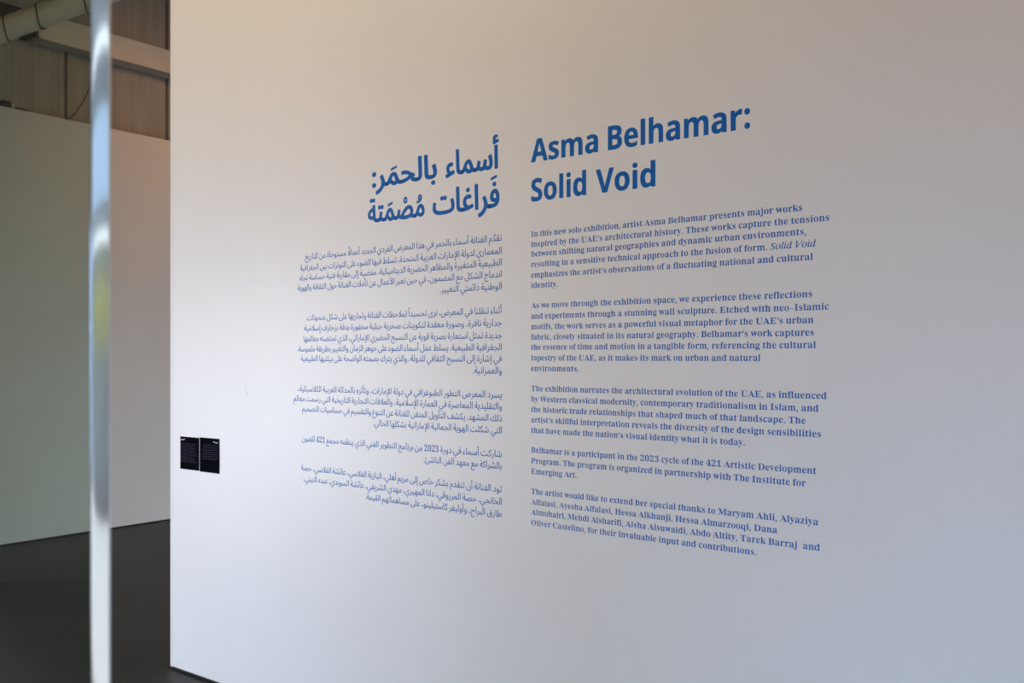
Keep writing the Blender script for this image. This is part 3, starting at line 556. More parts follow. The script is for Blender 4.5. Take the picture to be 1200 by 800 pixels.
nh=328|39 0 0 380 75 0 0 -77 -2 -39 -2 -26 4 0 15 18 19 13 21 7 24 2 40 -6 31 -18 15 -19 9 -25 3 -32 0 -178 -74 0 0 160 -5 32 -15 20 -24 7 -29 -6 -18 -18 -9 -28 -3 -39 0 -128
na=302|106 -5 -34 5 -27 16 -18 27 -6 39 3 26 11 21 17 17 38 16 53 7 48 1 0 12 -3 19 -9 13 -13 7 -18 3 -20 -2 -19 -4 -19 -7 -19 -7 -24 50 23 10 25 8 28 5 28 2 49 -6 35 -18 17 -19 9 -24 4 -30 0 -182 -52 0 -15 37 -2 0 -18 -19 -19 -13 -23 -8|134 50 22 3 18 11 12 17 5 23 0 23 -29 -1 -31 -4 -19 -9 -11 -14 -3 -18 2 -15 8 -9 11 -6
nr=227|39 0 0 273 57 0 11 -46 3 0 14 20 19 16 23 11 26 4 13 0 12 -2 -6 -70 -10 2 -12 1 -19 -2 -17 -5 -16 -9 -13 -13 -8 -18 -2 -23 0 -139
nS=275|124 -5 -53 5 -48 16 0 71 26 -11 27 -9 27 -7 27 -2 24 2 16 8 9 12 3 16 -5 18 -15 14 -23 13 -27 13 -27 14 -14 9 -14 12 -12 13 -9 17 -7 19 -2 23 4 29 10 25 19 20 38 20 50 7 27 -2 26 -4 26 -8 27 -11 -24 -59 -24 9 -20 7 -20 4 -20 1 -19 -3 -14 -7 -9 -11 -3 -15 4 -17 13 -13 21 -12 30 -15 25 -13 21 -14 17 -15 13 -18 8 -21 3 -26 -4 -30 -12 -25 -19 -21 -26 -15 -32 -10
no=309|154 -5 -36 4 -32 13 -26 20 -20 28 -13 35 -4 42 3 42 12 35 20 28 27 20 32 12 39 4 36 -4 32 -12 26 -21 20 -27 13 -35 4 -42 -4 -42 -12 -35 -20 -28 -26 -21 -33 -12|155 55 25 5 18 16 10 25 3 36 -3 35 -10 26 -18 15 -25 5 -26 -5 -17 -15 -10 -26 -3 -35 3 -36 10 -25 17 -16
ni=152|77 307 -16 2 -13 6 -9 11 -3 18 3 17 9 11 13 6 16 2 15 -2 13 -6 9 -11 3 -17 -3 -18 -9 -11 -13 -6|39 0 0 273 75 0 0 -273
nd=316|126 -5 -29 4 -25 12 -21 20 -16 27 -9 35 -3 43 3 43 9 35 17 28 21 20 25 12 30 4 26 -3 22 -8 17 -13 13 -16 3 0 -4 23 -2 32 0 87 75 0 0 -380 -57 0 -15 36 -3 0 -13 -16 -16 -13 -22 -9|152 55 26 4 17 14 9 23 4 32 0 8 -3 35 -9 26 -18 15 -27 6 -22 -6 -17 -16 -10 -26 -4 -35 4 -35 10 -25 17 -15
nV=325|121 0 -121 357 77 0 67 -212 5 -21 8 -31 6 -27 5 27 8 31 5 21 68 212 76 0 -121 -357
a.=109|54 -5 -15 5 -9 9 -5 17 4 15 9 9 1 1 16 5 14 -5 3 -3 8 -7 5 -15 -5 -16 -9 -9 -2 -1
a:=109|54 -5 -15 5 -9 9 -5 17 4 15 9 9 1 1 16 5 14 -5 3 -3 8 -7 5 -15 -5 -16 -9 -9 -2 -1|54 169 -14 4 -5 5 -6 6 -4 15 4 15 10 10 1 1 15 4 14 -4 5 -5 6 -6 5 -15 -5 -15 -10 -10 -5 -2
A:=109|54 -15 -5 1 -11 3 -8 3 -5 3 -11 12 -5 19 5 18 11 12 5 3 8 3 11 3 6 1 9 -2 13 -4 6 -4 12 -12 6 -18 -6 -19 -12 -12 -6 -4 -14 -4|54 159 -21 5 -7 4 -12 13 -5 19 5 17 12 13 7 4 17 4 5 1 6 -1 15 -4 7 -4 12 -13 6 -18 -6 -19 -12 -12 -7 -4 -15 -4
a،=164|78 -2 -13 3 -7 4 -7 6 -4 8 -2 13 1 12 5 15 13 28 14 25 30 -16 -10 -20 -11 -28 10 -4 7 -5 4 -7 1 -6 -2 -11 -6 -9 -8 -6
aﺀ=205|21 -29 -2 3 -10 35 48 13 15 5 -16 11 -10 10 -8 11 -5 12 -3 12 -1 11 2 22 1 7 8 17 15 16 14 11 22 8 24 3 17 -2 18 -4 1 -1 -6 -37 -32 5 -14 -2 -10 -4 -11 -8 -5 -7 -4 -10 -1 -12 2 -15 8 -13 11 -12 13 -8 14 -6 5 0 52 20 14 -35 0 -2 -33 -13 -47 -16 -47 -15
Aﺀ=205|15 -38 -8 3 -3 4 -11 38 1 4 2 3 6 4 43 12 -14 14 -8 12 -6 12 -3 13 -1 19 2 21 11 24 16 17 17 12 4 3 23 7 29 4 30 -4 12 -3 7 -3 2 -4 1 -4 -6 -35 -2 -6 -6 -3 -9 -2 -30 5 -7 -1 -8 -3 -6 -4 -4 -5 -4 -9 -1 -10 2 -12 7 -13 8 -9 11 -7 5 -3 51 18 9 0 7 -2 5 -5 14 -34 1 -5 -2 -4 -6 -5 -34 -13 -95 -31 -42 -10
aﺃ=117|46 0 -1 1 0 9 -9 311 1 1 39 0 1 -1 0 -10 8 -310 -1 -1|13 352 -1 1 -6 26 22 6 -11 11 -9 13 -2 15 1 10 0 4 6 12 9 9 11 6 10 4 16 1 10 -1 11 -3 1 -1 -4 -24 -13 2 -9 1 -8 -1 -8 -4 -5 -5 0 -3 -1 -6 1 -9 5 -8 6 -6 10 -6 6 -2 10 2 24 9 8 -26 -55 -17
Aﺃ=117|45 -10 -7 1 -4 2 -3 3 -2 4 -9 322 1 3 2 3 9 3 44 1 6 -1 6 -2 3 -3 2 -4 8 -322 -1 -3 -2 -3 -9 -3|7 343 -6 2 -5 5 -6 28 1 3 2 3 10 6 -10 16 -3 17 1 17 7 14 12 12 14 8 15 4 16 2 15 -1 17 -4 6 -3 3 -3 1 -5 -4 -22 -2 -6 -6 -3 -9 -2 -18 3 -5 -1 -2 -1 -1 -2 0 -11 5 -8 3 -3 5 -3 27 9 9 0 7 -2 4 -4 3 -7 6 -20 -1 -6 -2 -2 -6 -3 -60 -19 -33 -8
aﺄ=144|142 -3 -34 3 -24 7 -17 10 -12 18 -7 20 -3 37 -9 225 0 4 1 1 39 0 1 -1 9 -214 2 -26 3 -17 1 -3 5 -10 11 -7 17 -4 25 -1 9 -2 6 -4 5 -14 -2 -8 -6 -7 -7 -5 -10 -2|12 352 -1 1 -6 26 23 6 -12 11 -8 13 0 2 -3 15 2 12 5 12 10 10 10 5 10 4 17 1 9 -1 11 -3 1 -1 -4 -24 -12 2 -9 1 -9 -1 -5 -3 -6 -5 -1 -2 -2 -7 2 -9 5 -9 6 -6 9 -6 6 -2 10 2 25 9 8 -26 -60 -19
aﺇ=119|34 -152 -1 1 -6 26 23 6 -12 11 -9 13 -2 15 1 11 0 4 6 11 9 9 11 6 10 4 16 1 10 -1 11 -3 1 -1 -4 -23 -22 2 -8 -1 -7 -3 -6 -6 -1 -9 1 -8 6 -10 15 -10 7 -2 33 10 8 -26 -55 -17|47 0 -1 1 0 9 -10 346 1 1 39 0 1 -1 0 -9 10 -346 -1 -1
aﺊ=368|160 -116 -35 3 -35 10 -31 16 -23 23 -16 28 -5 37 2 24 6 27 13 35 6 -1 30 -12 -9 -27 -5 -23 -2 -19 2 -21 7 -17 12 -14 14 -10 18 -8 23 -6 18 -3 26 -2 27 2 25 3 27 8 18 7 17 10 13 12 8 11 3 13 -1 6 -4 5 -6 6 -10 6 -20 8 -35 11 10 41 80 -27 27 -6 18 -1 8 -2 6 -3 2 -3 3 -5 1 -7 -2 -8 -4 -6 -6 -4 -5 -2 -8 -2 -18 0 2 -14 -4 -17 -9 -19 -17 -17 -20 -15 -28 -13 -32 -10 -36 -6|64 130 -1 1 -6 26 23 6 -12 11 -8 13 0 2 -3 15 2 12 5 12 10 10 10 5 10 4 17 1 9 -1 11 -3 1 -1 -4 -24 -12 2 -9 1 -9 -1 -5 -3 -6 -5 -1 -2 -2 -7 2 -9 5 -9 6 -6 9 -6 6 -2 10 2 25 9 8 -26 -60 -19
aﺋ=134|1 -3 -1 1 5 41 23 0 17 3 11 4 9 9 5 10 2 19 -1 12 -3 15 -10 33 -15 43 41 15 12 -36 10 -41 3 -18 1 -18 -2 -19 -3 -16 -5 -13 -7 -12 -3 -4 -7 -6 -13 -8 -15 -6 -17 -4 -16 -3|20 257 -1 1 -6 26 22 6 -11 11 -9 13 -2 15 1 10 0 4 6 12 9 9 11 6 10 4 16 1 10 -1 11 -3 1 -1 -4 -24 -13 2 -9 1 -8 -1 -8 -4 -5 -5 0 -3 -1 -6 1 -9 5 -8 6 -6 10 -6 6 -2 10 2 24 9 8 -26 -55 -17
aﺌ=171|1 -3 -1 1 5 41 19 0 14 3 11 6 7 9 6 13 5 17 11 53 1 2 38 -8 -9 -42 -1 -15 1 -13 3 -8 4 -5 4 -3 14 -5 15 -3 29 -1 9 -2 6 -5 5 -13 -2 -8 -4 -6 -10 -6 -10 -2 -30 2 -20 4 -16 8 -11 11 -7 9 -6 -6 -11 -11 -10 -7 -10 -4 -16 -4|34 197 -1 1 -6 26 22 6 -11 11 -9 12 -2 15 1 11 0 4 6 11 9 9 11 7 24 5 12 -1 11 -3 1 -1 -4 -24 -21 3 -8 -2 -8 -3 -5 -5 -1 -3 -1 -6 1 -9 6 -10 15 -10 6 -2 34 10 8 -25 -29 -10
aﺍ=119|47 0 -1 1 0 9 -10 346 1 1 39 0 1 -1 0 -9 10 -346 -1 -1
Aﺍ=119|46 -10 -7 1 -4 2 -3 3 -2 4 -10 357 1 3 2 3 9 3 44 1 6 -1 6 -2 3 -3 2 -4 10 -357 -1 -3 -2 -3 -9 -3
aﺎ=145|143 -3 -33 3 -26 7 -18 12 -11 16 -1 3 -5 18 -3 26 -10 269 0 5 1 1 39 0 1 -1 10 -248 2 -31 3 -15 4 -8 3 -3 10 -7 17 -4 28 -2 6 -1 6 -5 5 -13 -2 -8 -5 -7 -8 -4 -10 -3
Aﺎ=145|143 -13 -38 4 -31 8 -18 11 -4 4 -12 17 -2 5 -5 18 -3 27 -10 269 0 7 1 3 2 3 6 3 9 1 43 -1 9 -3 3 -5 10 -249 2 -26 3 -18 4 -8 6 -4 15 -3 23 -2 10 -2 5 -2 10 -7 6 -16 0 -4 -3 -9 -8 -10 -14 -8 -11 -2
aﺑ=134|53 -96 -9 2 -9 7 -5 7 -1 10 1 8 7 9 7 5 10 2 9 -2 8 -7 5 -7 2 -9 -2 -9 -6 -9 -7 -5|1 -3 -1 1 5 41 23 0 17 3 11 4 9 9 5 10 2 19 -1 12 -3 15 -10 33 -15 43 41 15 12 -36 10 -41 3 -18 1 -18 -2 -19 -3 -16 -5 -13 -7 -12 -3 -4 -7 -6 -13 -8 -15 -6 -17 -4 -16 -3
Aﺑ=134|53 -106 -18 4 -11 8 -9 11 -2 14 2 10 9 12 11 7 19 4 18 -4 11 -7 3 -4 5 -8 3 -13 -3 -11 -5 -8 -3 -4 -11 -7 -13 -3|0 -13 -5 1 -6 2 -3 2 -2 4 5 42 1 5 4 3 7 2 24 1 19 4 6 6 4 10 2 14 -1 11 -3 16 -10 34 -15 41 1 4 2 4 5 3 40 14 9 2 8 -2 5 -3 3 -3 11 -36 11 -41 3 -19 1 -20 -2 -19 -3 -17 -5 -14 -8 -14 -6 -5 -6 -6 -17 -11 -17 -6 -19 -5 -22 -3
aﺒ=171|84 -96 -9 2 -8 7 -5 7 -2 9 2 9 5 8 8 6 10 2 9 -2 8 -7 6 -7 2 -9 -2 -9 -7 -9 -7 -5|1 -3 -1 1 5 41 19 0 14 3 11 6 7 9 6 13 5 17 11 53 1 2 38 -8 -9 -42 -1 -15 1 -13 3 -8 4 -5 4 -3 14 -5 15 -3 29 -1 9 -2 6 -5 5 -13 -2 -8 -4 -6 -10 -6 -10 -2 -30 2 -20 4 -16 8 -11 11 -7 9 -6 -6 -11 -11 -10 -7 -10 -4 -16 -4
aﺓ=202|98 0 -21 2 -19 7 -18 10 -14 16 -3 8 -5 11 -3 24 4 25 13 30 23 34 24 24 0 1 -13 12 0 2 25 30 26 -23 23 -22 20 -27 14 -23 10 -27 4 -28 -1 -13 -3 -12 -6 -15 -8 -15 -12 -12 -15 -10 -19 -7|100 41 17 1 12 5 9 7 8 9 5 11 1 12 -1 14 -3 13 -7 15 -11 17 -18 19 -9 7 -5 -5 -15 -17 -13 -19 -8 -18 -5 -12 -1 -3 -1 -12 3 -20 10 -13 15 -8|70 280 -9 2 -9 6 -5 7 -1 11 1 8 7 9 7 5 10 2 9 -2 8 -7 5 -7 2 -9 -2 -10 -6 -8 -7 -5|138 280 -9 2 -8 6 -5 7 -2 10 2 9 5 7 8 7 10 2 9 -2 8 -7 6 -7 2 -9 -2 -10 -7 -8 -7 -5
aﺔ=243|240 -3 -23 2 -22 6 -8 5 -9 6 -15 15 -7 16 -2 2 -19 -3 -21 -2 -20 1 -9 0 -25 8 -18 9 -14 14 -10 16 -3 20 3 20 8 19 12 16 17 17 21 13 23 11 24 8 19 4 0 10 -1 24 0 3 1 1 38 0 1 -1 8 -158 4 -29 5 -12 7 -8 4 -4 9 -4 13 -3 17 0 9 -2 6 -4 4 -7 1 -7 -2 -7 -5 -7 -8 -6 -10 -2|107 85 28 1 12 1 2 1 -4 88 -1 2 -10 -1 -20 -4 -16 -7 -16 -8 -13 -11 -7 -8 -6 -11 -1 -9 1 -11 7 -8 9 -6 12 -5 12 -3|87 316 -8 1 -9 7 -5 7 -1 11 1 7 7 9 7 5 10 2 9 -2 8 -5 5 -9 2 -9 -2 -9 -6 -9 -7 -5|155 316 -8 1 -8 7 -5 7 -2 9 2 9 6 9 7 5 10 2 9 -2 8 -6 6 -8 2 -9 -2 -9 -7 -9 -7 -5
Aﺔ=243|240 -13 -27 3 -29 8 -20 12 -16 17 -5 9 -29 -2 -28 1 -8 1 -26 9 -23 11 -15 15 -11 18 -4 22 3 21 8 22 13 18 18 17 23 15 26 12 36 11 -1 32 3 4 5 3 10 2 37 0 10 -2 4 -3 2 -3 1 -7 8 -152 3 -28 5 -11 8 -9 5 -2 7 -2 20 -1 13 -3 11 -8 5 -7 1 -5 1 -8 -3 -9 -8 -10 -13 -8 -12 -2|107 95 20 0 5 1 -3 67 -1 2 -7 -1 -11 -5 -17 -9 -10 -7 -6 -8 -5 -9 -1 -8 1 -5 0 -3 4 -4 7 -5 8 -3 10 -2|87 306 -13 2 -7 2 -11 9 -7 10 -1 13 2 10 8 12 12 7 14 3 5 1 8 -1 12 -4 9 -5 5 -5 4 5 11 6 13 3 11 0 13 -3 11 -6 3 -4 6 -9 3 -12 -3 -12 -9 -11 -11 -8 -18 -3 -15 2 -7 3 -13 10 -5 -5 -10 -7 -7 -2
aﺕ=496|190 -11 -39 2 -31 4 -25 6 -11 3 -23 9 -17 12 -5 4 -12 15 -8 20 -4 26 2 28 5 27 7 25 38 -10 -5 -19 -4 -18 -2 -18 3 -23 1 -4 9 -17 18 -14 29 -9 38 -6 42 -1 69 0 46 3 37 3 30 6 24 8 18 12 9 12 0 2 3 14 -2 17 -5 28 -18 52 33 12 6 1 13 -37 9 -32 4 -33 -4 -28 -9 -21 -2 -3 -17 -18 -27 -14 -36 -12 -48 -8 -59 -4|208 201 -8 1 -8 7 -5 7 -2 9 2 9 6 9 7 5 10 2 9 -2 8 -6 6 -8 2 -9 -2 -9 -7 -9 -7 -5|277 201 -8 1 -9 7 -5 7 -1 11 1 7 7 9 7 5 10 2 9 -2 8 -5 5 -9 2 -9 -2 -9 -6 -9 -7 -5
Aﺕ=496|190 -21 -38 2 -37 4 -35 9 -30 12 -19 13 -6 6 -13 16 -8 18 -2 8 -3 22 2 30 4 19 8 32 3 5 8 4 10 0 39 -10 5 -2 3 -3 2 -3 0 -3 -5 -19 -4 -18 -2 -18 3 -20 0 -3 9 -14 14 -11 25 -8 33 -5 41 -1 67 0 40 3 39 3 28 5 21 7 13 9 8 11 3 12 -2 15 -5 28 -18 52 1 4 2 4 5 3 42 14 12 0 7 -5 2 -3 12 -36 10 -34 4 -36 -4 -28 -10 -23 -3 -4 -18 -19 -31 -16 -43 -14 -45 -7 -11 -1 -53 -4|208 191 -13 2 -7 3 -11 8 -6 12 -2 10 3 12 7 11 12 7 18 4 9 -1 12 -4 9 -5 5 -5 5 5 11 6 13 3 11 0 13 -3 11 -6 3 -3 5 -10 3 -12 -3 -12 -8 -11 -11 -8 -18 -3 -15 2 -7 3 -13 10 -6 -5 -10 -7 -7 -2
aﺖ=546|190 -11 -39 2 -31 4 -25 6 -11 3 -23 9 -17 12 -5 4 -12 15 -8 20 -4 26 2 23 1 10 5 24 6 22 1 1 37 -10 -5 -19 -4 -18 -2 -21 3 -23 9 -16 3 -3 16 -13 28 -9 39 -6 87 -1 33 3 37 7 28 7 34 11 32 16 29 20 24 23 32 -19 -6 -17 -2 -14 1 -7 8 -9 5 -4 14 -5 16 -3 26 -1 9 -2 6 -5 5 -13 -2 -8 -6 -7 -7 -5 -10 -2 -32 2 -25 5 -21 9 -15 13 -8 17 0 9 0 1 -12 -9 -27 -14 -26 -11 -36 -11 -36 -8 -34 -6 -46 -3|209 201 -8 1 -9 7 -5 7 -1 11 1 7 7 9 7 5 10 2 9 -2 8 -5 5 -9 2 -9 -2 -9 -6 -9 -7 -5|277 201 -8 1 -8 7 -5 7 -2 9 2 9 6 9 7 5 10 2 9 -2 8 -6 6 -8 2 -9 -2 -9 -7 -9 -7 -5
aﺗ=149|1 -3 -1 1 5 41 28 0 18 2 14 4 10 8 5 11 2 17 -4 27 -10 36 -15 43 41 15 12 -36 10 -41 3 -18 1 -19 -2 -18 -5 -23 -8 -14 -3 -3 -11 -11 -16 -10 -26 -7 -19 -3|39 254 -8 1 -9 7 -5 7 -1 11 1 7 7 9 7 5 10 2 9 -2 8 -5 5 -9 2 -9 -2 -9 -6 -9 -7 -5|107 254 -8 1 -8 7 -5 7 -2 9 2 9 6 9 7 5 10 2 9 -2 8 -6 6 -8 2 -9 -2 -9 -7 -9 -7 -5
aﺘ=186|1 -3 -1 1 5 41 23 0 16 3 11 6 10 10 8 15 4 17 11 51 1 1 38 -8 -9 -42 -1 -15 1 -18 2 -5 4 -4 10 -6 13 -3 17 -2 28 0 9 -2 6 -5 5 -13 -2 -8 -3 -4 -3 -4 -7 -4 -10 -2 -29 1 -20 3 -18 5 -9 5 -8 7 -7 12 -16 -16 -11 -7 -8 -3 -21 -5|64 193 -9 2 -8 6 -5 7 -2 10 2 9 5 7 8 7 10 2 9 -2 8 -7 6 -7 2 -9 -2 -10 -7 -8 -7 -5|133 193 -9 2 -9 6 -5 7 -1 11 1 8 7 9 7 5 10 2 9 -2 8 -7 5 -7 2 -9 -2 -10 -6 -8 -7 -5
Aﺘ=186|0 -13 -5 1 -6 2 -3 2 -2 4 5 42 1 4 4 4 7 2 24 1 12 2 6 4 7 6 6 12 5 16 11 55 4 4 8 3 9 0 39 -8 7 -3 3 -3 1 -5 -8 -39 -1 -8 0 -19 0 -6 3 -4 6 -3 9 -2 13 -2 27 0 18 -4 9 -5 3 -3 3 -8 3 -8 0 -4 -3 -9 -7 -10 -12 -7 -14 -3 -10 -1 -24 1 -25 4 -20 5 -14 7 -5 4 -17 -10 -19 -6 -18 -3|64 183 -16 3 -11 6 -5 5 -6 11 -2 11 3 11 7 11 12 8 19 4 13 -2 8 -3 13 -11 6 5 10 7 13 3 11 0 11 -2 6 -3 10 -8 5 -9 3 -12 -3 -13 -7 -11 -12 -7 -10 -3 -8 -1 -13 2 -9 3 -8 5 -5 5 -5 -5 -11 -6 -13 -3
aﺛ=149|1 -3 -1 1 5 41 28 0 18 2 14 4 10 8 5 11 2 17 -4 27 -10 36 -15 43 41 15 12 -36 10 -41 3 -18 1 -19 -2 -18 -5 -23 -8 -14 -3 -3 -11 -11 -16 -10 -26 -7 -19 -3|39 254 -8 1 -8 7 -5 7 -2 9 2 9 6 9 7 5 10 2 9 -2 8 -6 6 -8 2 -9 -2 -9 -7 -9 -7 -5|107 254 -8 1 -8 7 -5 7 -2 9 2 9 6 9 7 5 10 2 9 -2 8 -6 6 -8 2 -9 -2 -9 -7 -9 -7 -5|73 309 -8 1 -8 7 -5 7 -2 9 2 9 6 9 7 5 10 2 9 -2 8 -6 6 -8 2 -9 -2 -9 -7 -9 -7 -5
aﺜ=186|1 -3 -1 1 5 41 23 0 16 3 11 6 10 10 8 15 4 17 11 51 1 1 38 -8 -9 -42 -1 -15 1 -18 2 -5 4 -4 10 -6 13 -3 17 -2 28 0 9 -2 6 -5 5 -13 -2 -8 -3 -4 -3 -4 -7 -4 -10 -2 -29 1 -20 3 -18 5 -9 5 -8 7 -7 12 -16 -16 -11 -7 -8 -3 -21 -5|65 193 -9 2 -9 6 -5 7 -1 11 1 8 7 9 7 5 10 2 9 -2 8 -7 5 -7 2 -9 -2 -10 -6 -8 -7 -5|133 193 -9 2 -9 6 -5 7 -1 11 1 8 7 9 7 5 10 2 9 -2 8 -7 5 -7 2 -9 -2 -10 -6 -8 -7 -5|99 248 -9 2 -9 6 -5 7 -1 11 1 8 7 9 7 5 10 2 9 -2 8 -7 5 -7 2 -9 -2 -10 -6 -8 -7 -5
aﺝ=319|176 -197 -31 2 -33 6 -28 10 -28 16 -21 19 -16 22 -10 28 -4 34 2 27 7 25 10 26 14 25 16 20 23 22 26 19 31 17 30 13 19 7 1 1 -46 15 -32 7 -16 2 -17 1 -18 -1 -32 -7 -7 36 1 1 14 5 17 4 27 3 26 -1 19 -3 36 -11 33 -12 34 -9 28 -5 33 -1 1 -1 1 -40 -26 -1 -25 -4 -28 -7 -25 -9 -27 -12 -23 -13 -26 -19 -20 -19 -16 -21 -13 -23 -8 -25 -3 -30 3 -23 8 -20 15 -20 15 -12 15 -7 9 -4 23 -6 23 -4 30 -2 24 2 22 4 29 6 23 8 1 -1 13 -31 0 -2 -29 -12 -30 -8 -29 -5|174 -57 -9 2 -8 6 -5 7 -2 10 2 9 6 9 7 5 11 1 8 -1 9 -7 5 -7 2 -10 -2 -9 -7 -8 -7 -5
aﺞ=324|176 -197 -31 2 -33 6 -28 10 -28 16 -21 19 -16 22 -10 28 -4 34 2 27 7 25 10 26 14 25 16 20 23 22 26 19 31 17 30 13 19 7 1 1 -46 15 -32 7 -16 2 -17 1 -18 -1 -32 -7 -7 36 1 1 14 5 17 4 27 3 26 -1 19 -3 36 -11 33 -12 34 -9 28 -5 34 -1 1 -41 -26 -1 -28 -5 2 -15 7 -22 10 -17 14 -12 13 -7 16 -5 16 -2 20 0 8 -2 6 -4 3 -4 3 -10 -2 -8 -5 -7 -5 -3 -3 -2 -10 -2 -23 1 -20 3 -21 5 -19 9 -17 16 -14 20 -9 29 -3 25 -1 5 -16 -6 -24 -11 -28 -15 -24 -18 -10 -9 -10 -10 -14 -19 -14 -24 -3 -7 -6 -20 -3 -29 3 -23 8 -21 12 -16 18 -15 21 -10 23 -7 26 -4 26 -2 23 2 27 4 29 6 23 8 1 -1 13 -31 0 -2 -29 -12 -30 -8 -29 -5|164 -62 -9 2 -9 6 -5 7 -1 11 1 8 7 9 7 5 11 1 8 -1 8 -7 5 -7 2 -10 -2 -9 -6 -8 -7 -5
aﺟ=294|139 -93 -9 2 -9 6 -5 7 -1 11 1 8 7 9 7 5 11 1 8 -1 8 -7 5 -7 2 -10 -2 -9 -6 -8 -7 -5|1 -3 -1 1 5 41 26 1 26 3 23 4 22 6 25 9 23 10 42 25 -1 1 -12 10 -16 9 -18 8 -19 5 -20 4 -19 1 -20 0 -29 -5 -7 35 -1 3 1 0 26 6 24 2 28 -2 19 -4 21 -7 18 -8 64 -34 14 -4 15 -2 10 0 1 -1 4 -34 -1 -1 -20 -1 -25 -7 -30 -14 -34 -18 -22 -11 -22 -9 -25 -9 -29 -6 -29 -5
aﺠ=318|130 -93 -9 2 -9 6 -5 7 -1 11 1 8 7 9 7 5 11 1 8 -1 8 -7 5 -7 2 -10 -2 -9 -6 -8 -7 -5|1 -3 -1 1 5 41 26 1 26 3 23 4 22 6 25 9 23 10 42 25 -1 1 -12 10 -16 9 -18 8 -19 5 -20 4 -19 1 -20 0 -29 -5 -8 38 27 6 23 2 29 -2 21 -4 19 -7 18 -8 64 -34 17 -4 12 -2 11 0 4 -36 -21 -1 -9 -3 2 -5 8 -12 12 -10 14 -5 18 -3 25 -1 9 -2 6 -5 5 -13 -2 -8 -6 -7 -7 -5 -10 -2 -23 1 -13 2 -20 4 -14 7 -10 7 -13 13 -9 18 -5 15 -14 -7 -33 -18 -22 -11 -22 -9 -25 -9 -29 -6 -29 -5
aﺣ=294|1 -3 -1 1 5 41 26 1 26 3 23 4 22 6 25 9 23 10 42 25 -1 1 -12 10 -16 9 -18 8 -19 5 -20 4 -19 1 -20 0 -29 -5 -7 35 -1 3 1 0 26 6 24 2 28 -2 19 -4 21 -7 18 -8 64 -34 14 -4 15 -2 10 0 1 -1 4 -34 -1 -1 -20 -1 -25 -7 -30 -14 -34 -18 -22 -11 -22 -9 -25 -9 -29 -6 -29 -5
aﺤ=318|1 -3 -1 1 5 41 26 1 26 3 23 4 22 6 25 9 23 10 42 25 -1 1 -12 10 -16 9 -18 8 -19 5 -20 4 -19 1 -20 0 -29 -5 -8 38 27 6 23 2 29 -2 21 -4 19 -7 18 -8 64 -34 17 -4 12 -2 11 0 4 -36 -21 -1 -9 -3 2 -5 8 -12 12 -10 14 -5 18 -3 25 -1 9 -2 6 -5 5 -13 -2 -8 -6 -7 -7 -5 -10 -2 -23 1 -13 2 -20 4 -14 7 -10 7 -13 13 -9 18 -5 15 -14 -7 -33 -18 -22 -11 -22 -9 -25 -9 -29 -6 -29 -5
Aﺤ=318|0 -13 -5 1 -6 2 -3 2 -2 4 5 42 1 4 4 4 7 2 29 2 22 3 21 3 22 6 24 8 22 10 30 18 -4 3 -10 6 -20 9 -34 8 -34 1 -30 -5 -8 1 -6 4 -3 5 -6 29 -2 8 1 4 3 3 6 3 28 6 9 1 24 2 29 -3 23 -4 21 -7 18 -8 64 -34 13 -4 22 -2 7 -2 3 -2 2 -4 4 -38 -3 -4 -5 -3 -16 -3 0 -1 3 -4 8 -7 11 -4 13 -2 27 -2 14 -3 8 -5 3 -3 3 -8 3 -9 -3 -12 -5 -7 -3 -4 -11 -6 -20 -4 -21 1 -19 2 -24 6 -17 8 -11 8 -15 15 -10 18 -49 -26 -22 -9 -27 -9 -31 -7 -29 -4
aﺦ=324|176 -197 -31 2 -33 6 -28 10 -28 16 -21 19 -16 22 -10 28 -4 34 2 27 7 25 10 26 14 25 16 20 23 22 26 19 31 17 30 13 19 7 1 1 -46 15 -32 7 -16 2 -17 1 -18 -1 -32 -7 -7 36 1 1 14 5 17 4 27 3 26 -1 19 -3 36 -11 33 -12 34 -9 28 -5 34 -1 1 -41 -26 -1 -28 -5 2 -15 7 -22 10 -17 14 -12 13 -7 16 -5 16 -2 20 0 8 -2 6 -4 3 -4 3 -10 -2 -8 -5 -7 -5 -3 -3 -2 -10 -2 -23 1 -20 3 -21 5 -19 9 -17 16 -14 20 -9 29 -3 25 -1 5 -16 -6 -24 -11 -28 -15 -24 -18 -10 -9 -10 -10 -14 -19 -14 -24 -3 -7 -6 -20 -3 -29 3 -23 8 -21 12 -16 18 -15 21 -10 23 -7 26 -4 26 -2 23 2 27 4 29 6 23 8 1 -1 13 -31 0 -2 -29 -12 -30 -8 -29 -5|154 260 -8 1 -8 7 -5 7 -2 9 2 9 6 9 7 5 10 2 9 -2 8 -6 6 -8 2 -9 -2 -9 -7 -9 -7 -5
aﺧ=294|1 -3 -1 1 5 41 26 1 26 3 23 4 22 6 25 9 23 10 42 25 -1 1 -12 10 -16 9 -18 8 -19 5 -20 4 -19 1 -20 0 -29 -5 -7 35 -1 3 1 0 26 6 24 2 28 -2 19 -4 21 -7 18 -8 64 -34 14 -4 15 -2 10 0 1 -1 4 -34 -1 -1 -20 -1 -25 -7 -30 -14 -34 -18 -22 -11 -22 -9 -25 -9 -29 -6 -29 -5|82 228 -8 1 -9 7 -5 7 -1 11 1 7 7 9 7 5 10 2 9 -2 8 -5 5 -9 2 -9 -2 -9 -6 -9 -7 -5
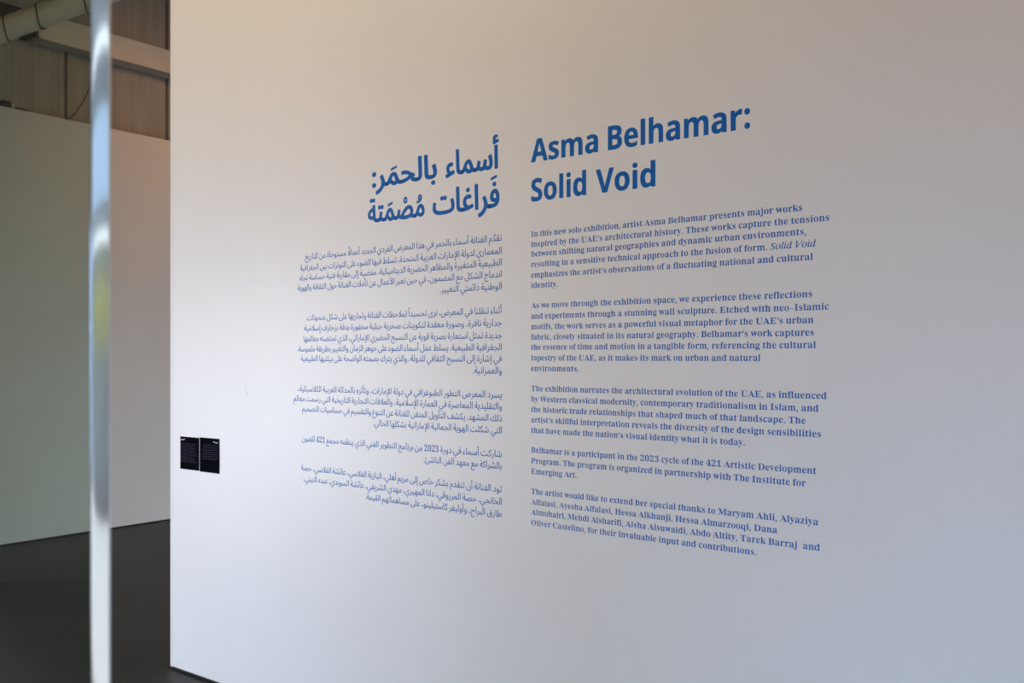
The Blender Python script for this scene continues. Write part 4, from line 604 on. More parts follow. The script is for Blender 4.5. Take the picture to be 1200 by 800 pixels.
aﺨ=318|1 -3 -1 1 5 41 26 1 26 3 23 4 22 6 25 9 23 10 42 25 -1 1 -12 10 -16 9 -18 8 -19 5 -20 4 -19 1 -20 0 -29 -5 -8 38 27 6 23 2 29 -2 21 -4 19 -7 18 -8 64 -34 17 -4 12 -2 11 0 4 -36 -21 -1 -9 -3 2 -5 8 -12 12 -10 14 -5 18 -3 25 -1 9 -2 6 -5 5 -13 -2 -8 -6 -7 -7 -5 -10 -2 -23 1 -13 2 -20 4 -14 7 -10 7 -13 13 -9 18 -5 15 -14 -7 -33 -18 -22 -11 -22 -9 -25 -9 -29 -6 -29 -5|77 228 -8 1 -9 7 -5 7 -1 11 1 7 7 9 7 5 10 2 9 -2 8 -5 5 -9 2 -9 -2 -9 -6 -9 -7 -5
aﺩ=238|104 -3 -28 3 -20 4 -13 5 -14 6 -10 7 -1 2 20 33 13 -6 12 -5 21 -6 28 -1 18 1 17 4 13 6 9 9 5 10 2 13 -5 23 -6 17 -14 27 -15 25 -26 38 35 23 24 -36 18 -30 13 -29 9 -24 5 -20 2 -17 -2 -20 -8 -19 -12 -16 -21 -15 -28 -9 -35 -3
aﺪ=266|104 -3 -28 3 -20 4 -13 5 -14 6 -10 7 -1 2 20 33 13 -6 12 -5 21 -6 28 -1 18 1 17 4 13 6 9 9 5 10 2 12 -2 12 -4 12 -15 32 -20 36 -25 39 35 23 33 -55 16 -31 16 -37 14 -39 4 -8 8 -11 6 -6 9 -6 11 -3 9 0 8 -2 6 -3 5 -8 1 -7 -2 -8 -4 -6 -9 -6 -10 -2 -16 2 -16 5 -15 8 -12 12 -7 12 -11 -14 -18 -13 -27 -9 -34 -3
aﺫ=238|104 -3 -28 3 -20 4 -13 5 -14 6 -10 7 -1 2 20 33 13 -6 12 -5 21 -6 28 -1 18 1 17 4 13 6 9 9 5 10 2 13 -5 23 -6 17 -14 27 -15 25 -26 38 35 23 24 -36 18 -30 13 -29 9 -24 5 -20 2 -17 -2 -20 -8 -19 -12 -16 -21 -15 -28 -9 -35 -3|107 280 -9 2 -8 6 -5 7 -2 10 2 9 5 7 8 7 10 2 9 -2 8 -7 6 -7 2 -9 -2 -10 -7 -8 -7 -5
aﺬ=266|104 -3 -28 3 -20 4 -13 5 -14 6 -10 7 -1 2 20 33 13 -6 12 -5 21 -6 28 -1 18 1 17 4 13 6 9 9 5 10 2 12 -2 12 -4 12 -15 32 -20 36 -25 39 35 23 33 -55 16 -31 16 -37 14 -39 4 -8 8 -11 6 -6 9 -6 11 -3 9 0 8 -2 6 -3 5 -8 1 -7 -2 -8 -4 -6 -9 -6 -10 -2 -16 2 -16 5 -15 8 -12 12 -7 12 -11 -14 -18 -13 -27 -9 -34 -3|110 280 -9 2 -9 6 -5 7 -1 11 1 8 7 9 7 5 10 2 9 -2 8 -7 5 -7 2 -9 -2 -10 -6 -8 -7 -5
aﺭ=183|2 -115 -14 36 0 2 43 18 33 19 24 25 15 23 7 23 3 22 -3 25 -2 10 -8 21 -21 42 36 19 16 -33 11 -30 6 -29 3 -21 -3 -27 -8 -30 -12 -24 -16 -22 -18 -19 -17 -14 -20 -13 -35 -17
aﺮ=198|2 -116 -14 36 0 2 38 16 22 11 21 15 19 19 11 17 8 18 5 18 1 14 -3 28 -9 28 -10 21 -12 24 36 19 17 -36 12 -29 10 -28 8 -20 11 -11 11 -5 22 -3 6 -1 5 -3 4 -7 1 -4 1 -4 -2 -8 -6 -7 -7 -5 -10 -2 -17 2 -6 1 -13 5 -11 8 -6 7 -1 -8 -11 -29 -18 -26 -21 -22 -22 -18 -24 -15 -24 -11
Aﺮ=198|-3 -125 -6 2 -5 5 -14 37 -1 3 1 3 2 3 4 2 34 13 16 9 9 5 19 13 17 17 10 16 8 18 5 16 1 16 -3 24 -9 26 -9 21 -12 24 0 5 4 5 38 20 9 2 8 -2 5 -3 3 -3 17 -34 12 -30 9 -28 9 -20 6 -7 5 -2 3 -1 16 -2 10 -2 5 -2 7 -5 7 -9 1 -5 1 -8 -3 -9 -6 -8 -8 -6 -6 -4 -13 -2 -6 -1 -21 2 -21 6 -7 -15 -18 -27 -22 -24 -23 -18 -26 -16 -26 -12 -25 -8
aﺯ=183|2 -115 -14 36 0 2 43 18 33 19 24 25 15 23 7 23 3 22 -3 25 -2 10 -8 21 -21 42 36 19 16 -33 11 -30 6 -29 3 -21 -3 -27 -8 -30 -12 -24 -16 -22 -18 -19 -17 -14 -20 -13 -35 -17|88 227 -9 2 -9 6 -5 7 -1 11 1 8 7 9 7 5 10 2 9 -2 8 -7 5 -7 2 -9 -2 -10 -6 -8 -7 -5
aﺰ=198|2 -116 -14 36 0 2 38 16 22 11 21 15 19 19 11 17 8 18 5 18 1 14 -3 28 -9 28 -10 21 -12 24 36 19 17 -36 12 -29 10 -28 8 -20 11 -11 11 -5 22 -3 6 -1 5 -3 4 -7 1 -4 1 -4 -2 -8 -6 -7 -7 -5 -10 -2 -17 2 -6 1 -13 5 -11 8 -6 7 -1 -8 -11 -29 -18 -26 -21 -22 -22 -18 -24 -15 -24 -11|81 227 -9 2 -9 6 -5 7 -1 11 1 8 7 9 7 5 10 2 9 -2 8 -7 5 -7 2 -9 -2 -10 -6 -8 -7 -5
aﺳ=392|1 -3 -1 1 5 41 16 0 10 2 9 4 8 8 6 12 7 18 14 54 1 1 36 -11 -9 -41 -2 -22 3 -11 7 -7 13 -6 17 -1 18 0 6 1 5 1 7 4 7 7 7 13 6 18 5 27 5 29 1 2 35 -7 2 -1 -7 -46 -2 -21 1 -6 2 -7 5 -7 8 -4 12 -3 31 0 12 3 6 3 3 2 7 8 5 11 1 18 -2 19 -4 16 -22 68 37 14 2 1 1 -1 12 -35 10 -43 3 -16 1 -14 -1 -19 0 -6 -5 -18 -7 -17 -9 -12 -13 -11 -15 -7 -17 -4 -19 -2 -21 2 -17 4 -13 7 -10 10 -5 8 -10 -13 -11 -8 -11 -5 -5 -1 -15 -3 -25 -1 -25 5 -14 5 -11 11 -9 13 -11 -14 -13 -9 -16 -6 -17 -4
Aﺳ=392|0 -13 -5 1 -6 2 -3 2 -2 4 5 42 1 4 2 3 5 2 9 2 16 1 6 2 5 4 6 11 6 18 14 55 3 4 8 3 11 0 34 -10 8 -3 4 -4 1 -5 -9 -40 -2 -20 2 -8 4 -4 6 -3 12 -1 16 0 8 2 4 5 6 12 6 17 5 27 6 31 2 3 4 3 10 2 42 -8 6 -2 4 -4 1 -6 -7 -46 -2 -20 2 -8 3 -4 3 -2 8 -2 24 0 9 3 7 7 4 9 1 13 -2 17 -7 30 -19 57 1 4 2 4 5 3 43 15 12 0 6 -3 2 -3 13 -38 10 -40 3 -25 0 -29 0 -7 -5 -17 -7 -19 -11 -14 -15 -13 -22 -9 -17 -4 -25 -3 -25 3 -18 4 -18 8 -5 4 -11 -7 -18 -7 -18 -3 -28 -2 -16 2 -21 5 -15 6 -10 8 -12 -8 -19 -7 -19 -4
aﺴ=425|1 -3 -1 1 5 41 16 0 10 2 9 4 8 8 6 12 7 18 14 54 1 1 36 -11 -9 -43 -2 -20 1 -6 3 -7 5 -5 6 -3 14 -4 30 0 10 2 7 4 4 3 4 5 6 12 6 18 5 27 5 29 1 2 35 -7 2 -1 -7 -46 -2 -21 1 -6 2 -7 3 -5 3 -2 7 -4 12 -3 20 0 20 3 13 7 2 1 7 12 3 18 -1 35 -5 54 4 1 31 3 2 0 0 -4 6 -63 5 -24 6 -17 10 -13 11 -7 14 -5 18 -1 9 -2 5 -4 2 -2 3 -5 1 -6 -2 -9 -3 -4 -3 -4 -7 -4 -11 -2 -27 5 -15 6 -11 8 -8 8 -11 17 -3 -7 -11 -16 -12 -9 -17 -7 -18 -3 -15 -2 -19 2 -15 4 -14 8 -9 9 -4 8 -10 -13 -11 -8 -11 -5 -5 -1 -15 -3 -24 -1 -26 5 -14 5 -11 11 -9 13 -11 -14 -13 -9 -16 -6 -17 -4
aﺷ=392|1 -3 -1 1 5 41 16 0 10 2 9 4 8 8 6 12 7 18 14 54 1 1 36 -11 -9 -41 -2 -22 3 -11 7 -7 13 -6 17 -1 18 0 6 1 5 1 7 4 7 7 7 13 6 18 5 27 5 29 1 2 35 -7 2 -1 -7 -46 -2 -21 1 -6 2 -7 5 -7 8 -4 12 -3 31 0 12 3 6 3 3 2 7 8 5 11 1 18 -2 19 -4 16 -22 68 37 14 2 1 1 -1 12 -35 10 -43 3 -16 1 -14 -1 -19 0 -6 -5 -18 -7 -17 -9 -12 -13 -11 -15 -7 -17 -4 -19 -2 -21 2 -17 4 -13 7 -10 10 -5 8 -10 -13 -11 -8 -11 -5 -5 -1 -15 -3 -25 -1 -25 5 -14 5 -11 11 -9 13 -11 -14 -13 -9 -16 -6 -17 -4|180 218 -8 1 -9 7 -5 7 -1 11 1 7 7 9 7 5 10 2 9 -2 8 -5 5 -9 2 -9 -2 -9 -6 -9 -7 -5|248 218 -8 1 -9 7 -5 7 -1 11 1 7 7 9 7 5 10 2 9 -2 8 -5 5 -9 2 -9 -2 -9 -6 -9 -7 -5|214 273 -8 1 -9 7 -5 7 -1 11 1 7 7 9 7 5 10 2 9 -2 8 -5 5 -9 2 -9 -2 -9 -6 -9 -7 -5
aﺸ=425|1 -3 -1 1 5 41 16 0 10 2 9 4 8 8 6 12 7 18 14 54 1 1 36 -11 -9 -43 -2 -20 1 -6 3 -7 5 -5 6 -3 14 -4 30 0 10 2 7 4 4 3 4 5 6 12 6 18 5 27 5 29 1 2 35 -7 2 -1 -7 -46 -2 -21 1 -6 2 -7 3 -5 3 -2 7 -4 12 -3 20 0 20 3 13 7 2 1 7 12 3 18 -1 35 -5 54 4 1 31 3 2 0 0 -4 6 -63 5 -24 6 -17 10 -13 11 -7 14 -5 18 -1 9 -2 5 -4 2 -2 3 -5 1 -6 -2 -9 -3 -4 -3 -4 -7 -4 -11 -2 -27 5 -15 6 -11 8 -8 8 -11 17 -3 -7 -11 -16 -12 -9 -17 -7 -18 -3 -15 -2 -19 2 -15 4 -14 8 -9 9 -4 8 -10 -13 -11 -8 -11 -5 -5 -1 -15 -3 -24 -1 -26 5 -14 5 -11 11 -9 13 -11 -14 -13 -9 -16 -6 -17 -4|180 218 -8 1 -9 7 -5 7 -1 11 1 7 7 9 7 5 10 2 9 -2 8 -5 5 -9 2 -9 -2 -9 -6 -9 -7 -5|248 218 -8 1 -9 7 -5 7 -1 11 1 7 7 9 7 5 10 2 9 -2 8 -5 5 -9 2 -9 -2 -9 -6 -9 -7 -5|214 273 -8 1 -9 7 -5 7 -1 11 1 7 7 9 7 5 10 2 9 -2 8 -5 5 -9 2 -9 -2 -9 -6 -9 -7 -5
aﺹ=653|154 -116 -28 3 -22 5 -26 9 -22 14 -15 15 -15 21 -8 23 -3 28 2 23 6 27 13 36 36 -14 -9 -28 -5 -22 -2 -20 3 -25 11 -19 16 -15 21 -11 23 -7 26 -2 33 2 26 6 21 10 17 15 10 13 8 18 4 17 2 17 -2 22 -7 33 -13 50 -1 2 1 1 39 11 13 -51 4 -10 6 -13 10 -11 11 -7 10 -4 20 28 19 22 14 15 19 19 31 24 19 12 24 12 24 7 22 2 28 -3 21 -8 16 -12 15 -18 8 -21 3 -21 -3 -23 -7 -19 -11 -19 -20 -17 -26 -13 -33 -11 -38 -6 -46 -3 -41 2 -27 3 -30 8 -13 5 -17 8 -4 -23 -6 -21 -12 -26 -15 -20 -20 -18 -28 -15 -34 -9|418 35 62 0 22 2 20 3 16 5 18 7 12 6 10 7 8 12 4 10 2 12 -1 10 -4 11 -7 9 -10 10 -17 5 -15 2 -20 -3 -27 -9 -23 -15 -23 -18 -23 -22 -12 -14 -20 -25 -1 -2 1 0
aﺻ=451|232 -9 -33 1 -32 2 -26 4 -18 5 -19 8 -13 11 -8 13 -5 -6 -14 -15 -15 -9 -19 -5 -18 -2 -12 -1 5 42 16 1 13 4 10 6 8 10 7 13 6 19 12 46 37 -10 -10 -40 -1 -14 1 -10 5 -9 8 -7 13 -6 13 -3 2 1 31 43 20 22 27 27 29 22 30 16 28 11 32 4 24 -3 15 -6 7 -3 18 -14 12 -16 7 -18 4 -26 -4 -27 -13 -25 -23 -24 -35 -17 -46 -10 -63 -5|240 32 17 0 27 1 23 3 26 5 21 7 15 9 12 12 7 12 3 16 -2 10 -4 11 -7 9 -10 9 -13 6 -3 0 -15 2 -21 -4 -26 -9 -23 -14 -23 -18 -36 -36 -22 -28 1 -1
aﺼ=474|232 -9 -33 1 -32 2 -26 4 -18 5 -19 8 -13 11 -8 13 -5 -6 -14 -15 -15 -9 -16 -5 -15 -2 -17 -1 -1 1 5 41 16 1 13 4 10 6 8 10 7 13 6 19 12 46 37 -10 -10 -40 -1 -14 1 -10 5 -9 8 -7 13 -6 13 -3 2 1 30 42 21 23 27 27 29 22 30 16 25 10 6 1 27 4 26 -3 22 -9 17 -13 13 -17 8 -20 3 -23 -4 -28 -11 -22 0 -2 12 -4 15 -2 34 -3 13 -2 7 -5 5 -13 -2 -8 -6 -7 -7 -5 -10 -2 -34 3 -18 4 -23 7 -19 8 -28 -13 -48 -11 -60 -4|240 32 17 0 27 1 23 3 26 5 21 7 15 9 12 12 7 12 3 16 -2 10 -4 11 -7 9 -10 9 -13 6 -3 0 -15 2 -21 -4 -26 -9 -23 -14 -23 -18 -36 -36 -22 -28 1 -1
Aﺼ=474|232 -19 -59 3 -37 5 -24 7 -15 6 -6 3 -9 7 -7 -5 -15 -9 -19 -7 -30 -3 -9 -1 -8 1 -7 4 -3 5 6 44 2 4 6 3 18 2 9 2 6 4 5 7 7 13 6 17 12 47 3 3 4 3 5 1 10 0 38 -10 7 -5 2 -3 0 -3 -10 -39 -1 -11 1 -6 0 -5 4 -5 5 -5 6 -3 26 35 21 23 28 28 30 23 28 15 30 12 10 3 33 4 30 -4 28 -11 18 -13 16 -21 9 -24 3 -24 -4 -28 -8 -16 18 -3 34 -3 13 -3 9 -5 3 -3 3 -8 3 -8 0 -4 -3 -9 -7 -10 -12 -7 -14 -3 -7 -1 -37 4 -22 4 -33 11 -21 -9 -50 -11 -65 -5|240 42 33 1 29 2 25 5 18 6 11 8 10 10 6 9 2 14 -1 9 -4 9 -5 8 -6 5 -10 5 -6 0 -6 0 -15 -2 -22 -8 -19 -12 -23 -18 -34 -34 -11 -14 -1 -1 1 -1
aﺽ=653|154 -116 -28 3 -22 5 -26 9 -22 14 -15 15 -15 21 -8 23 -3 28 2 23 6 27 13 36 36 -14 -9 -28 -5 -22 -2 -20 3 -25 11 -19 16 -15 21 -11 23 -7 26 -2 33 2 26 6 21 10 17 15 10 13 8 18 4 17 2 17 -2 22 -7 33 -13 50 -1 2 1 1 39 11 13 -51 4 -10 6 -13 10 -11 11 -7 10 -4 20 28 19 22 14 15 19 19 31 24 19 12 24 12 24 7 22 2 28 -3 21 -8 16 -12 15 -18 8 -21 3 -21 -3 -23 -7 -19 -11 -19 -20 -17 -26 -13 -33 -11 -38 -6 -46 -3 -41 2 -27 3 -30 8 -13 5 -17 8 -4 -23 -6 -21 -12 -26 -15 -20 -20 -18 -28 -15 -34 -9|418 35 62 0 22 2 20 3 16 5 18 7 12 6 10 7 8 12 4 10 2 12 -1 10 -4 11 -7 9 -10 10 -17 5 -15 2 -20 -3 -27 -9 -23 -15 -23 -18 -23 -22 -12 -14 -20 -25 -1 -2 1 0|526 239 -8 1 -9 7 -5 7 -2 9 2 9 7 9 7 5 10 2 9 -2 8 -5 5 -9 2 -9 -2 -9 -6 -9 -7 -5
aﺿ=451|232 -9 -33 1 -32 2 -26 4 -18 5 -19 8 -13 11 -8 13 -5 -6 -14 -15 -15 -9 -19 -5 -18 -2 -12 -1 5 42 16 1 13 4 10 6 8 10 7 13 6 19 12 46 37 -10 -10 -40 -1 -14 1 -10 5 -9 8 -7 13 -6 13 -3 2 1 31 43 20 22 27 27 29 22 30 16 28 11 32 4 24 -3 15 -6 7 -3 18 -14 12 -16 7 -18 4 -26 -4 -27 -13 -25 -23 -24 -35 -17 -46 -10 -63 -5|240 32 17 0 27 1 23 3 26 5 21 7 15 9 12 12 7 12 3 16 -2 10 -4 11 -7 9 -10 9 -13 6 -3 0 -15 2 -21 -4 -26 -9 -23 -14 -23 -18 -36 -36 -22 -28 1 -1|325 236 -9 2 -8 6 -5 7 -2 10 2 9 5 7 8 7 10 2 9 -2 8 -7 6 -7 2 -9 -2 -10 -7 -8 -7 -5
aﻀ=474|232 -9 -33 1 -32 2 -26 4 -18 5 -19 8 -13 11 -8 13 -5 -6 -14 -15 -15 -9 -16 -5 -15 -2 -17 -1 -1 1 5 41 16 1 13 4 10 6 8 10 7 13 6 19 12 46 37 -10 -10 -40 -1 -14 1 -10 5 -9 8 -7 13 -6 13 -3 2 1 30 42 21 23 27 27 29 22 30 16 25 10 6 1 27 4 26 -3 22 -9 17 -13 13 -17 8 -20 3 -23 -4 -28 -11 -22 0 -2 12 -4 15 -2 34 -3 13 -2 7 -5 5 -13 -2 -8 -6 -7 -7 -5 -10 -2 -34 3 -18 4 -23 7 -19 8 -28 -13 -48 -11 -60 -4|240 32 17 0 27 1 23 3 26 5 21 7 15 9 12 12 7 12 3 16 -2 10 -4 11 -7 9 -10 9 -13 6 -3 0 -15 2 -21 -4 -26 -9 -23 -14 -23 -18 -36 -36 -22 -28 1 -1|325 236 -9 2 -8 6 -5 7 -2 10 2 9 5 7 8 7 10 2 9 -2 8 -7 6 -7 2 -9 -2 -10 -7 -8 -7 -5
aﻂ=415|170 -7 -47 1 -40 3 -46 3 -24 3 -3 1 5 38 68 -5 23 34 -9 280 0 5 1 1 38 0 1 -1 9 -236 0 -3 2 1 18 16 28 22 30 17 28 10 30 4 27 -3 21 -8 17 -12 14 -18 7 -18 1 -6 3 -20 -5 -28 -12 -25 12 -5 15 -2 34 -3 13 -2 7 -5 5 -13 -2 -8 -6 -7 -7 -5 -10 -2 -34 3 -18 4 -23 7 -16 7 -5 3 -25 -12 -47 -12 -60 -4|128 35 72 0 26 1 26 3 22 5 21 7 18 10 11 11 6 11 3 18 -1 8 -4 10 -7 10 -10 10 -17 5 -15 2 -20 -3 -26 -9 -24 -15 -23 -18 -23 -22 -12 -14
aﻃ=338|1 -3 -1 1 5 41 26 0 16 24 -9 293 1 1 38 0 1 -1 0 -7 9 -238 23 21 29 22 30 16 31 11 27 4 23 -3 5 -1 20 -8 17 -14 13 -16 8 -20 3 -22 -4 -23 -1 -3 -12 -21 -23 -22 -35 -16 -22 -7 -54 -8 -31 -2 -73 -2|77 39 75 0 29 3 33 5 23 7 18 8 13 12 7 12 3 15 -3 10 -3 8 -9 10 -8 7 -13 6 -18 2 -26 -5 -21 -8 -23 -14 -23 -18 -36 -36
aﻄ=355|1 -3 -1 1 5 41 26 0 16 24 -9 287 0 6 1 1 38 0 1 -1 9 -245 23 21 29 22 30 16 31 11 27 4 26 -3 22 -9 16 -12 14 -18 8 -20 3 -23 -4 -22 -12 -23 -5 -7 11 -4 18 -3 31 -2 13 -2 7 -5 4 -6 1 -6 -2 -9 -6 -7 -7 -5 -10 -2 -34 3 -20 4 -22 7 -15 7 -7 5 -16 -7 -22 -7 -54 -8 -31 -2 -73 -2|77 39 75 0 29 3 33 5 23 7 18 8 13 12 7 12 3 15 -3 10 -3 8 -9 10 -8 7 -13 6 -18 2 -26 -5 -21 -8 -23 -14 -23 -18 -36 -36
aﻈ=355|1 -3 -1 1 5 41 26 0 16 24 -9 287 0 6 1 1 38 0 1 -1 9 -245 23 21 29 22 30 16 31 11 27 4 26 -3 22 -9 16 -12 14 -18 8 -20 3 -23 -4 -22 -12 -23 -5 -7 11 -4 18 -3 31 -2 13 -2 7 -5 4 -6 1 -6 -2 -9 -6 -7 -7 -5 -10 -2 -34 3 -20 4 -22 7 -15 7 -7 5 -16 -7 -22 -7 -54 -8 -31 -2 -73 -2|77 39 75 0 29 3 33 5 23 7 18 8 13 12 7 12 3 15 -3 10 -3 8 -9 10 -8 7 -13 6 -18 2 -26 -5 -21 -8 -23 -14 -23 -18 -36 -36|202 236 -9 2 -8 6 -5 7 -2 10 2 9 5 7 8 7 10 2 9 -2 8 -7 6 -7 2 -9 -2 -10 -7 -8 -7 -5
aﻉ=253|169 -197 -26 2 -28 4 -27 9 -26 13 -22 17 -19 24 -11 27 -1 5 -4 31 2 16 2 21 11 31 17 31 21 23 17 16 -5 2 -18 12 -13 13 -11 18 -7 17 -2 18 3 31 11 24 18 18 21 13 26 8 25 3 22 -2 24 -6 0 -3 -7 -35 -1 -1 -23 4 -16 2 -7 -1 -12 -1 -13 -5 -13 -7 -10 -11 -7 -12 -1 -13 1 -14 6 -11 11 -12 9 -7 13 -6 20 -7 44 17 42 10 10 -38 -1 -1 -33 -8 -32 -11 -7 -3 -23 -12 -25 -17 -19 -19 -16 -24 -10 -26 -3 -30 2 -19 6 -19 9 -16 12 -12 15 -10 16 -8 16 -6 16 -3 23 -2 16 -1 22 1 27 4 25 6 24 8 14 -34 -1 -1 -13 -6 -19 -6 -20 -5 -20 -4 -23 -3
aﻊ=265|143 -197 -19 1 -20 3 -26 6 -24 10 -17 13 -18 20 -10 22 -1 6 -3 28 3 31 10 26 14 25 22 23 18 16 32 24 -7 8 -24 24 -28 24 -5 9 -5 12 -2 11 2 8 7 8 12 12 14 10 18 9 20 7 19 5 22 2 32 -5 22 -13 16 -19 5 -22 -4 -24 -9 -21 -14 -19 -18 -17 -9 -8 26 -10 18 -5 34 -4 25 0 8 -2 7 -5 5 -13 -2 -8 -4 -6 -9 -6 -11 -2 -38 2 -31 5 -24 8 -22 11 -17 9 -21 -15 -21 -17 -19 -18 -13 -18 -9 -19 -1 -6 -3 -22 3 -20 8 -17 7 -7 6 -6 17 -10 15 -6 20 -4 25 -3 32 2 5 0 37 8 39 13 2 0 12 -29 0 -2 -16 -8 -16 -7 -23 -8 -23 -6 -23 -3|136 80 2 0 16 12 15 15 10 13 3 15 -1 8 -3 5 -7 8 -7 5 -11 3 -12 1 -14 -1 -13 -2 -25 -8 -19 -11 0 -1 1 -2 24 -20 12 -11
aﻋ=251|1 -3 -1 1 5 41 54 0 22 1 8 1 -10 7 -21 21 -10 16 -7 21 -2 19 3 26 10 23 14 17 4 3 19 14 25 9 30 3 23 -2 25 -6 -9 -39 -20 4 -22 2 -16 -2 -14 -5 -12 -8 -11 -11 -6 -13 -2 -15 1 -13 5 -12 6 -10 10 -10 8 -7 11 -6 30 -11 10 0 21 7 41 17 12 -30 1 -6 -40 -15 -27 -9 -42 -11 -38 -6 -38 -4
aﻌ=260|1 -3 -1 1 5 41 30 1 27 4 27 8 9 3 1 1 -8 9 -24 24 -28 24 -5 9 -5 14 -2 9 2 8 7 8 12 12 14 10 17 9 21 7 18 5 21 2 28 -3 20 -6 15 -9 3 -3 8 -10 6 -15 3 -14 -3 -18 -8 -24 -15 -23 -13 -15 -13 -12 11 -4 14 -4 35 -6 36 -1 8 -2 7 -5 5 -13 -2 -8 -6 -7 -7 -5 -13 -2 -26 2 -25 4 -30 6 -25 10 -21 10 -29 -13 -31 -10 -34 -6|136 74 1 0 12 8 14 14 10 13 6 12 3 16 -1 6 -3 5 -3 3 -14 10 -11 3 -18 1 -23 -3 -20 -6 -8 -3 -17 -10 0 -1 1 -2 24 -20 19 -17
aﻏ=251|1 -3 -1 1 5 41 54 0 22 1 8 1 -10 7 -21 21 -10 16 -7 21 -2 19 3 26 10 23 14 17 4 3 19 14 25 9 30 3 23 -2 25 -6 -9 -39 -20 4 -22 2 -16 -2 -14 -5 -12 -8 -11 -11 -6 -13 -2 -15 1 -13 5 -12 6 -10 10 -10 8 -7 11 -6 30 -11 10 0 21 7 41 17 12 -30 1 -6 -40 -15 -27 -9 -42 -11 -38 -6 -38 -4|132 271 -9 2 -9 6 -5 7 -1 11 1 8 7 9 7 5 10 2 9 -2 8 -7 5 -7 2 -9 -2 -10 -6 -8 -7 -5
Aﻏ=251|0 -13 -5 1 -6 2 -3 2 -2 4 5 42 2 6 6 3 9 2 49 0 2 1 -13 14 -12 17 -7 20 -2 21 4 32 10 23 15 18 5 5 21 15 23 9 11 3 29 3 27 -2 30 -7 7 -4 2 -3 1 -4 -9 -37 -3 -5 -6 -4 -8 -1 -24 4 -16 2 -12 -2 -10 -3 -8 -5 -4 -4 -5 -6 -4 -8 -1 -5 -2 -12 1 -11 5 -10 5 -9 8 -8 8 -7 7 -4 26 -9 19 6 41 17 11 0 5 -1 4 -3 3 -3 11 -29 3 -8 -1 -3 -1 -3 -6 -4 -32 -12 -37 -12 -39 -10 -48 -8 -39 -4|132 261 -18 4 -12 7 -8 11 -2 15 2 10 9 12 11 7 19 4 18 -4 11 -7 3 -4 5 -8 3 -13 -3 -12 -5 -8 -3 -3 -13 -8 -11 -2
aﻐ=260|1 -3 -1 1 5 41 30 1 27 4 27 8 9 3 1 1 -8 9 -24 24 -28 24 -5 9 -5 14 -2 9 2 8 7 8 12 12 14 10 17 9 21 7 18 5 21 2 28 -3 20 -6 15 -9 3 -3 8 -10 6 -15 3 -14 -3 -18 -8 -24 -15 -23 -13 -15 -13 -12 11 -4 14 -4 35 -6 36 -1 8 -2 7 -5 5 -13 -2 -8 -6 -7 -7 -5 -13 -2 -26 2 -25 4 -30 6 -25 10 -21 10 -29 -13 -31 -10 -34 -6|136 74 1 0 12 8 14 14 10 13 6 12 3 16 -1 6 -3 5 -3 3 -14 10 -11 3 -18 1 -23 -3 -20 -6 -8 -3 -17 -10 0 -1 1 -2 24 -20 19 -17|137 257 -9 2 -9 6 -5 7 -1 11 1 8 7 9 7 5 10 2 9 -2 8 -7 5 -7 2 -9 -2 -10 -6 -8 -7 -5
aﻑ=491|190 -11 -39 2 -31 4 -25 6 -11 3 -23 9 -17 12 -5 4 -12 15 -8 20 -4 26 2 28 5 27 7 25 38 -10 -5 -19 -4 -18 -2 -18 3 -23 1 -4 9 -17 18 -14 29 -9 39 -6 41 -1 88 0 49 1 46 3 16 3 11 5 13 12 7 17 1 12 -4 0 -16 -4 -20 -2 -22 2 -24 5 -16 10 -11 11 -7 16 -2 22 2 17 4 18 7 19 11 18 13 14 13 11 10 4 8 3 16 3 25 -5 20 -14 15 -19 10 -24 8 -31 2 -28 -1 -20 -2 -25 -4 -24 -6 -16 -8 -17 -11 -13 -14 -8 -19 -7 -29 -4 -35 -3 -61 -3|386 118 18 0 24 5 2 1 0 9 -3 28 -5 15 -4 10 -15 17 -8 5 -10 2 -11 -3 -9 -5 -9 -11 -6 -12 -4 -13 -1 -15 1 -9 3 -7 5 -8 10 -5 11 -3|379 302 -9 2 -9 6 -5 7 -1 11 1 8 7 9 7 5 10 2 9 -2 8 -7 5 -7 2 -9 -2 -10 -6 -8 -7 -5
aﻒ=549|190 -11 -39 2 -31 4 -25 6 -11 3 -23 9 -17 12 -5 4 -12 15 -8 20 -4 26 2 28 5 27 7 25 38 -10 -5 -19 -4 -18 -2 -18 3 -23 1 -4 9 -17 18 -14 29 -9 38 -6 42 -1 62 1 22 0 55 4 42 5 -10 10 -8 10 -6 10 -3 5 -6 19 -2 17 2 18 5 19 8 16 10 11 14 14 15 9 17 7 16 2 24 -4 20 -10 17 -17 11 -19 8 -21 3 -24 -2 -18 -6 -17 -10 -17 -17 -19 40 -3 37 0 8 -2 7 -5 4 -6 1 -6 -2 -9 -6 -7 -7 -5 -10 -2 -27 1 -24 2 -45 8 -25 6 -18 -5 -32 -7 -49 -6 -62 -5|425 55 12 6 11 8 12 12 8 15 3 16 -1 9 -3 9 -9 18 -13 13 -8 4 -9 2 -13 -4 -8 -5 -10 -10 -8 -11 -4 -13 -2 -14 2 -15 6 -13 10 -12 11 -8|424 259 -9 2 -8 6 -5 7 -2 10 2 9 5 7 8 7 10 2 9 -2 8 -7 6 -7 2 -9 -2 -10 -7 -8 -7 -5
